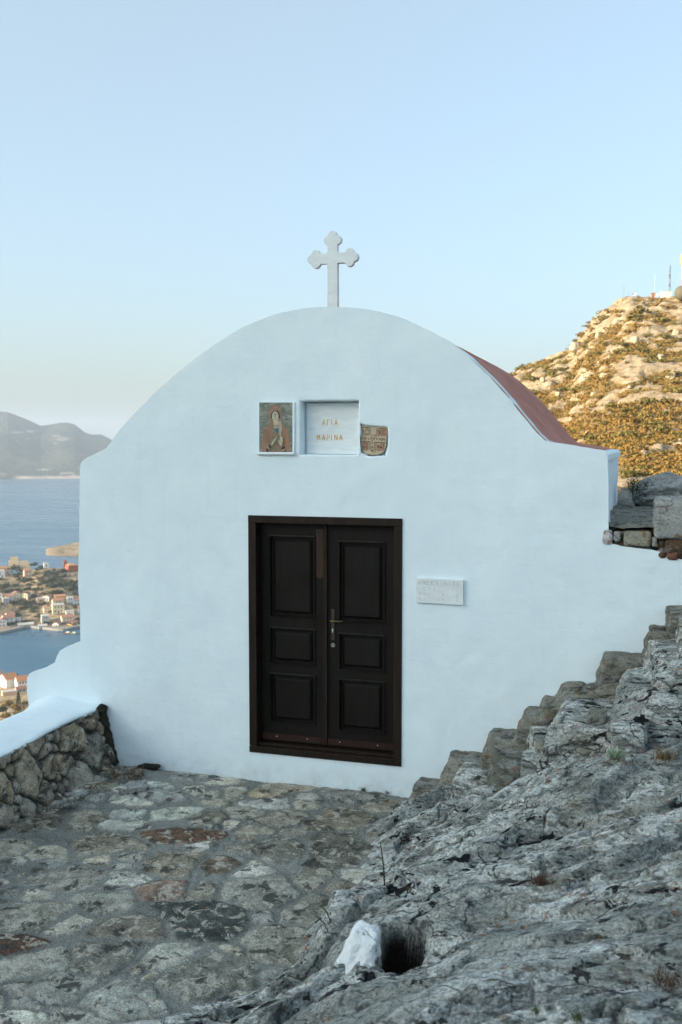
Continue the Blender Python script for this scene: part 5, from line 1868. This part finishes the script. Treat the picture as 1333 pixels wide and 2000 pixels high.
mb = MB(); taper_box(mb, -16 * s, -1 * s, 2 * s, 16 * s, 12.9 * s, 20 * s, .6 * s)
link('keep', mb.mesh('keep'), W_STONE, t)
for x in (-15.2, -11.8, -8.6, -4.6):
    mb = MB(); mb.box(x * s, (x + 1.9) * s, 2.8 * s, 5 * s, 19.95 * s, (21.4 + (x % 1)) * s); link('battlement', mb.mesh('battlement'), W_STONE, t)
mb = MB()
q = [(1.05 * s, 0.1, -2), (21 * s, .1, -2), (16.5 * s, .1, 13 * s), (13 * s, .1, 13.6 * s), (7 * s, .1, 13 * s), (1.05 * s, .1, 13.2 * s)]
b = [(x, 14 * s, z) for x, _, z in q]
mb.face(q); mb.face(b[::-1])
for i in range(len(q)): mb.face([q[i], b[i], b[(i + 1) % len(q)], q[(i + 1) % len(q)]])
link('broken_wall', mb.mesh('broken_wall'), W_STONE, t)
mb = MB(); mb.box(-11 * s, -9.8 * s, -.2, .4, 5 * s, 8 * s); link('window', mb.mesh('window'), M_WIN, t)

# boats at the quay
def boat(px, py, L, hull, label):
    x, y = plz(px, py, SEA)
    t = empty('boat', (x, y, SEA), A + .15, label, 'boat')
    mb = MB()
    st = [(-1, .75), (-.5, .95), (.2, 1.0), (.7, .65), (1, .03)]
    b = L * .17
    rows = [[(u * L / 2, v * b * k, z + max(0, u) ** 3 * .35 * zz_) for k, z, zz_ in ((-.55, -.3, 0), (-1, .75, 1), (1, .75, 1), (.55, -.3, 0))] for u, v in st]
    for a, c in zip(rows, rows[1:]):
        for k in (0, 2): mb.face([a[k], c[k], c[k + 1], a[k + 1]])
        mb.face([(q[0], q[1], q[2] - .12) for q in (a[1], c[1], c[2], a[2])])
    mb.face(rows[0])
    link('hull', mb.mesh('hull'), hull, t)
    mb = MB(); mb.box(-L * .22, L * .12, -b * .5, b * .5, .62, 1.9); link('cabin', mb.mesh('cabin'), W_WHITE, t)
boat(134, 1237.5, 8, simple('rusty_hull', (.35, .16, .10), .5), 'small rusty red boat moored below the yellow waterfront house')
boat(146, 1238.0, 7, simple('greenish_hull', (.30, .36, .16), .5), 'small greenish boat moored right of the rusty one')
boat(-4, 1234, 22, simple('navy_hull', (.03, .045, .07), .5), 'dark hulled ship moored at the far left of the quay')

# trees and shrubs in the town
rg = np.random.default_rng(99)
TR = [(300, 705, 110), (210, 690, 70), (230, 705, 80), (330, 790, 90), (400, 760, 90), (420, 700, 80), (480, 690, 70), (515, 830, 85), (510, 790, 80), (240, 850, 90), (280, 900, 90), (295, 930, 70), (370, 1005, 80), (420, 1010, 90), (470, 1010, 70),
      (60, 440, 110), (120, 430, 90), (20, 460, 80), (730, 1025, 80), (780, 1015, 80), (640, 920, 80), (600, 900, 70), (810, 350, 90), (860, 320, 100), (930, 300, 80), (980, 360, 90), (790, 430, 100), (860, 430, 110), (930, 420, 100), (1000, 430, 90), (1080, 400, 110),
      (1150, 390, 100), (1220, 370, 100), (1200, 460, 110), (1130, 480, 110), (1060, 490, 90), (900, 520, 90), (840, 540, 80), (960, 530, 90), (760, 230, 90), (720, 260, 80), (800, 210, 80), (1000, 200, 100), (1060, 190, 80), (950, 210, 70), (1050, 270, 80), (250, 280, 90),
      (290, 250, 80), (350, 340, 100), (310, 330, 70), (480, 330, 80), (550, 490, 90), (600, 480, 70), (440, 470, 80), (420, 480, 70), (660, 360, 90), (700, 380, 90), (640, 310, 80), (1240, 960, 80), (1250, 1010, 80), (1200, 770, 70), (1050, 650, 60), (540, 590, 80),
      (820, 830, 60), (150, 1045, 70), (200, 1010, 80), (220, 1030, 60), (690, 130, 80), (650, 150, 70), (540, 90, 70), (510, 95, 60), (140, 160, 60), (220, 155, 70), (300, 180, 70), (360, 200, 60), (700, 700, 70), (640, 720, 60), (560, 690, 80), (10, 330, 80), (40, 700, 60), (760, 560, 70), (700, 560, 60),
      (460, 410, 70), (520, 370, 60), (270, 420, 70), (300, 500, 80), (100, 520, 80), (30, 520, 70), (170, 500, 70), (1150, 180, 60), (1180, 560, 80), (1240, 580, 70), (870, 240, 80), (880, 180, 60), (580, 170, 60), (610, 400, 60)]
for k, (x, y, wd) in enumerate(TR):
    p, r = march(TX(x), TY(y) + 2.0, kz, 906, 1075, 1.0)
    s = TX(wd) * r / 1944. * .68
    o = link('town_tree', TREE[k % 4]); o.location = (p[0], p[1], p[2] - .2 * s); o.scale = (s * 1.15, s * 1.15, s * .95); o.rotation_euler = (0, 0, k * 1.7)
    tag(o, 'dark green bushy tree among the houses across the harbour', 'tree', 'bushy trees on the town hill')
for k in range(190):
    px, py = rg.uniform(-5, 165), rg.uniform(1104, 1190)
    p, r = march(px, py, kz, 906, 1075, 1.5)
    s = rg.uniform(.9, 2.0)
    o = link('town_scrub', BUSH[k % 5]); o.location = (p[0], p[1], p[2] - .2 * s); o.scale = (s * 1.2, s * 1.2, s * .8); o.rotation_euler = (0, 0, k * 1.1)
    tag(o, 'low olive scrub bush on the dry castle hill across the harbour', 'bush', 'scrub bushes on the castle hill')

# near shore, just over the parapet
hzf = lambda a, q: hz(a, q)[0]
NR = dict(zf=hzf, rr=(420, 705))
house(25, 1346, 24, 28, W_WHITE, R_ORG, 'white church like house with a steep orange roof facing the viewer', 'side', .45, 1.3, win=0, **NR)
house(46, 1346, 22, 24, W_WHITE, R_ORG, 'white house with an orange tiled roof beside the parapet step', 'side', .25, .8, win=3, **NR)
house(44, 1352, 20, 10, W_GREY, R_BRN, 'low brown roofed outbuilding in front of the orange roofed house', 'side', .25, .8, win=2, floors=1, **NR)
house(-2, 1338, 12, 26, W_BLUE, R_RED, 'bluish white house at the left edge on the near shore', 'side', .2, 1.0, **NR)
house(20, 1360, 26, 9, W_PINK, R_FLAT, 'low beige flat building above the autumn trees', 'flat', .2, .5, win=0, **NR)
def near_tree(px, py, wpx, mats, label, group, conifer=False, k=0):
    p, r = march(px, py, hzf, 420, 705, 1.0)
    s = wpx * r / 1944. * .5
    if conifer:
        t = empty('cypress_tree', tuple(p), 0, label, 'tree', group)
        mb = MB(); mb.tube([(0, 0, -.5), (0, 0, s * 3)], .25, 6); link('trunk', mb.mesh('trunk'), simple('bark', (.09, .065, .045)), t)
        rgg = np.random.default_rng(900 + k); mb = MB()
        for i in range(260):
            h = rgg.random() ** .8; a = rgg.uniform(0, 6.28); q = s * (1 - h) ** .7 * rgg.uniform(.5, 1)
            c = np.array([q * math.cos(a), q * math.sin(a), s * .5 + h * s * 4.2]); d1 = rgg.normal(0, 1, 3); d1 /= np.linalg.norm(d1); d2 = np.cross(d1, rgg.normal(0, 1, 3)); d2 /= np.linalg.norm(d2)
            mb.face([c - d1 * s * .24, c - d2 * s * .15, c + d1 * s * .24, c + d2 * s * .15])
        link('crown', mb.mesh('crown'), mats, t)
    else:
        t = empty('broadleaf_tree', tuple(p), 0, label, 'tree', group)
        mb = MB(); mb.tube([(0, 0, -.5), (s * .1, 0, s * .7)], [.3, .15], 6); link('trunk', mb.mesh('trunk'), simple('bark', (.09, .065, .045)), t)
        me = leafy('crown', 700 + k, 420, .13, .85); o = link('crown', me, mats, t); o.scale = (s, s, s); o.location = (0, 0, s * .45)
for k, (px, py, w_, m, lab, g, con) in enumerate([
    (19, 1384, 24, ML_YEL, 'yellowing tree left of the dark cypress below the parapet', None, 0), (37, 1381, 13, ML_GREEN, 'dark pointed cypress standing between the autumn trees', None, 1),
    (52, 1380, 16, ML_YEL, 'yellow brown tree against the stepped white wall', None, 0), (34, 1394, 26, ML_RUST, 'rusty brown bush under the cypress', None, 0),
    (6, 1396, 24, ML_GREEN, 'bright green tree at the left edge below the parapet', None, 0), (14, 1408, 24, ML_YEL, 'olive yellow bush just over the parapet top', None, 0), (40, 1406, 26, ML_OLIVE, 'olive bush low behind the parapet beside the white step', None, 0),
    (10, 1340, 12, ML_GREEN, 'dark green tree left of the orange roofed white house', None, 0), (35, 1330, 6, ML_GREEN, 'small cypress behind the orange roofed houses', 'cypresses behind the near houses', 1), (24, 1326, 5, ML_GREEN, 'small cypress behind the orange roofed houses', 'cypresses behind the near houses', 1), (44, 1328, 8, ML_GREEN, 'small round tree behind the orange roofed houses', None, 0)]):
    near_tree(px, py, w_, m, lab, g, con, k)

# ================================================================== SMALL PLANTS AND LITTER
def tuft(name, pos, n, L, spread, m, label, cat, seed, wd=.002, droop=.3, group=None):
    rgg = np.random.default_rng(seed); mb = MB()
    for i in range(n):
        a = rgg.uniform(0, 6.28); l = L * rgg.uniform(.5, 1.1); s = spread * rgg.uniform(.1, 1)
        b = np.array([rgg.normal(0, spread * .25), rgg.normal(0, spread * .25), -.01])
        d = np.array([math.cos(a), math.sin(a), 0])
        pts = [b + d * s * t_ ** 1.5 + np.array([0, 0, l * (t_ - droop * t_ * t_)]) for t_ in (0, .35, .7, 1)]
        sd = np.array([-d[1], d[0], 0]) * wd * rgg.uniform(.7, 1.4)
        for j in range(3):
            k0, k1 = 1 - .25 * j, 1 - .25 * (j + 1) - .1
            mb.face([pts[j] - sd * k0, pts[j] + sd * k0, pts[j + 1] + sd * k1, pts[j + 1] - sd * k1])
    o = mb.build(name, m)
    o.location = tuple(pos)
    return tag(o, label, cat, group)


MDRY = simple('dry_grass', (.17, .12, .06), .9, .35, 30)
MBRN = simple('brown_twigs', (.085, .05, .028), .9, .35, 40)
MGRN = simple('weed_green', (.10, .13, .05), .8, .3, 40)
MSAGE = simple('woolly_grey_green', (.30, .37, .28), .85, .15, 50)
MMOSS_SHADE = simple('dark_moss_shade', (.030, .030, .022), .95, .4, 40, bump=(60, .01))  # also colours the shadowed gap at the parapet end
tuft('brown_tuft', on_rock(1297, 1478), 150, .085, .10, MDRY, 'dry golden brown tuft at the foot of the top steps', 'plant', 1, .0018, .35)
tuft('brown_tuft', on_rock(1060, 1722), 170, .06, .085, MBRN, 'dark brown withered tuft in a hollow of the bedrock', 'plant', 2, .0018, .4)
tuft('brown_tuft', on_rock(1222, 1487), 60, .03, .06, MDRY, 'low scrap of dry moss beside the grey green rosette', 'plant', 3, .002, .4)
tuft('brown_tuft', on_rock(1305, 1928), 120, .06, .10, MBRN, 'dark dry tuft in a crack near the bottom right corner', 'plant', 4, .002, .4)
tuft('green_tuft', on_rock(1130, 1985), 40, .035, .03, MGRN, 'small green weed in a crack at the bottom edge', 'plant', 5, .002, .3)
tuft('green_tuft', on_rock(1048, 1972), 40, .03, .03, MGRN, 'small yellow green moss cushion left of the bottom weed', 'plant', 6, .002, .3)
x, y = plz(697, 1560, .0)
tuft('weed', (x, -.015, 0.005), 40, .05, .04, MGRN, 'little green weed at the foot of the wall right of the door', 'plant', 7, .002, .3)
x, y = plz(745, 1565, .0)
tuft('weed', (x, -.015, 0.005), 30, .035, .04, MDRY, 'small dry weed at the wall foot close to the first step', 'plant', 8, .002, .3)
# rosette with felted leaves
c = on_rock(1201, 1484)
mb = MB(); rgg = np.random.default_rng(3)
for i in range(26):
    a = i * 2.4; el = .35 + 1.0 * (i / 26); L = .085 * rgg.uniform(.7, 1.05); wd = .011
    d = np.array([math.cos(a) * math.cos(el), math.sin(a) * math.cos(el), math.sin(el)]); sd = np.array([-math.sin(a), math.cos(a), 0]); nn = np.cross(sd, d)
    prof = [(0, .35), (.35, .9), (.7, 1), (1, .1)]
    for (t0, w0), (t1, w1) in zip(prof, prof[1:]):
        p0, p1 = d * L * t0 + nn * .0, d * L * t1
        mb.face([p0 - sd * wd * w0 + nn * .004 * w0, p0, p1, p1 - sd * wd * w1 + nn * .004 * w1]); mb.face([p0, p0 + sd * wd * w0 + nn * .004 * w0, p1 + sd * wd * w1 + nn * .004 * w1, p1])
o = mb.build('rosette_plant', MSAGE, None, 180); o.location = tuple(c)
tag(o, 'grey green woolly leaved rosette at the foot of the top steps', 'plant')
# lichen banded sticks
def stick(px0, py0, px1, py1, rad, label, seed):
    b = on_rock(px0, py0)
    d = ray(px1, py1); Zb = float((CR.T @ (b - CAM))[2]) * -1
    tp = CAM + d * Zb
    tp = tp + np.array([.0, -.02, 0])
    mid = (b * .55 + tp * .45) + np.array([.004, 0, .003])
    t = NT('banded_twig')
    n = t.noise(38, 2, .5, vec=t.mapping((.3, .3, 1)))
    col = t.ramp(n, [(.40, (.02, .018, .014)), (.46, (.10, .085, .035)), (.56, (.13, .12, .05)), (.60, (.03, .026, .02))])
    m = t.done(col, .85, .2)
    mb = MB(); mb.tube([b + np.array([0, 0, -.02]), mid, tp], [rad, rad * .85, rad * .5], 7)
    tag(mb.build('stick', m, None, 60), label, 'twig')
stick(752, 1728, 745, 1640, .0048, 'upright lichen banded stick rising from the crevice in the bedrock', 1)
stick(648, 1798, 628, 1762, .004, 'short leaning stick at the left lip of the rock, upper one', 2)
stick(643, 1815, 621, 1786, .004, 'short leaning stick at the left lip of the rock, lower one', 3)
# debris in the corner between parapet and chapel
rgg = np.random.default_rng(12); mb = MB()
x0, y0 = plz(238, 1520, 0)
for i in range(420):
    u = rgg.random()
    px, py = (205 + 75 * rgg.random(), 1508 + 22 * rgg.random()) if u < .55 else (40 + 190 * rgg.random(), 0)
    if py == 0: py = 1500 + (236 - px) * .614 + rgg.uniform(2, 26)
    x, y = plz(px, py, .02)
    if x < PAR_X0 + .02 or y > -.01: continue
    a = rgg.uniform(0, 6.28); L = rgg.uniform(.015, .05); w_ = rgg.uniform(.0015, .006)
    z = .03 + rgg.uniform(0, .05); d = np.array([math.cos(a), math.sin(a), rgg.uniform(-.3, .3)]); sd = np.array([-d[1], d[0], rgg.uniform(-.3, .3)])
    p = np.array([x, y, z])
    mb.face([p - d * L - sd * w_ * .3, p - sd * w_, p + d * L, p + sd * w_])
tag(mb.build('dead_leaves', MBRN), kind='stuff')
o = blob('moss_clump', (0, 0, 0), (.085, .03, .022), 21, .8, MMOSS_SHADE, 60); x, y = plz(262, 1516, .03); o.location = (x, -.06, .02)
tag(o, 'dark mossy clump in the corner at the foot of the chapel wall', 'moss')
o = blob('moss_clump', (0, 0, 0), (.035, .04, .035), 24, .8, MMOSS_SHADE, 60); o.location = (PAR_XT - .0, -.05, PAR_ZT - .03)
tag(o, 'dark mossy clump on the end of the parapet against the chapel', 'moss')
sl = (PAR_XT - PAR_X0) / PAR_ZT
me = block_mesh('shade_stain_seam', PAR_X0 - .10, PAR_X0 + .005, -.075, -.004, .0, PAR_ZT - .02, 641, .03, .030, .009, (sl, 0, .4))  # dark block put in for the shadowed, stained gap at the wall end
tag(link('shade_stain_seam', me, MMOSS_SHADE), 'black fill for the shadowed, stained gap down the end of the rubble wall', 'moss')
x, y = plz(262, 1538, .03)
o = link('plaster_chunk', block_mesh('plaster_chunk', -.11, .11, -.07, .07, -.03, .03, 350, .02, .014, .008), MPALE); o.location = (x, y, .03); o.rotation_euler = (.08, -.1, A + .3)
tag(o, 'flat broken piece of pale plaster lying in the corner', 'plaster')
mb = MB(); x, y = plz(232, 1545, .03)
mb.tube([(x + .06, y + .02, .05), (x - .005, y + .015, .055), (x - .03, y - .015, .05), (x - .012, y - .045, .045), (x + .03, y - .05, .045)], .011, 8)
tag(mb.build('pipe_piece', simple('pale_plastic', (.50, .50, .44), .6, .15), None, 60), 'short curved piece of pale pipe beside the plaster chunk', 'pipe')
# plants by the boulder on the upper path
p = at_depth(1243, 966, 9.2)
mb = MB(); rgg = np.random.default_rng(8)
for i in range(30):
    a = rgg.uniform(0, 6.28); d = np.array([math.cos(a) * .55, math.sin(a) * .4, 1.0]); d = d * rgg.uniform(.09, .2) + RGT.tolist()[0] * 0
    b = np.array([rgg.normal(0, .035), rgg.normal(0, .035), -.02])
    mb.tube([b, b + d * .6, b + d], [.0016, .0012, .0008], 4)
    for k in range(9):
        c_ = b + d * rgg.uniform(.35, 1.0) + rgg.normal(0, .008, 3); u = rgg.normal(0, 1, 3); u /= np.linalg.norm(u); v = np.cross(u, rgg.normal(0, 1, 3)); v /= np.linalg.norm(v)
        mb.face([c_ - u * .011, c_ - v * .006, c_ + u * .011, c_ + v * .006])
o = mb.build('twiggy_shrub', simple('dull_leaf', (.075, .075, .04), .9, .3, 30)); o.location = tuple(p)
tag(o, 'sparse twiggy shrub left of the boulder on the upper path', 'shrub')
x_, y_ = polar(az_of(1238), 46.0)
o = link('dry_bush', BUSHR[0]); o.location = (x_, y_, 2.73 - 46 * (972 - 866) / 1944.); o.scale = (.55, .55, .75)
tag(o, 'small orange brown bush in sunlight beyond the upper path', 'bush')


# ------------------------------------------------------------------ the air
mb = MB()
mb.box(-13000, 13000, -13000, 13000, -200, 330)
hm = bpy.data.materials.new('sea_air'); hm.use_nodes = True
ht = hm.node_tree
ht.nodes.remove(ht.nodes['Principled BSDF'])
pv = ht.nodes.new('ShaderNodeVolumePrincipled')
pv.inputs['Color'].default_value = (.62, .76, .98, 1)
pv.inputs['Density'].default_value = 1.1e-4
pv.inputs['Anisotropy'].default_value = 0.0
ht.links.new(pv.outputs[0], ht.nodes['Material Output'].inputs['Volume'])
tag(mb.build('haze', hm), kind='stuff')
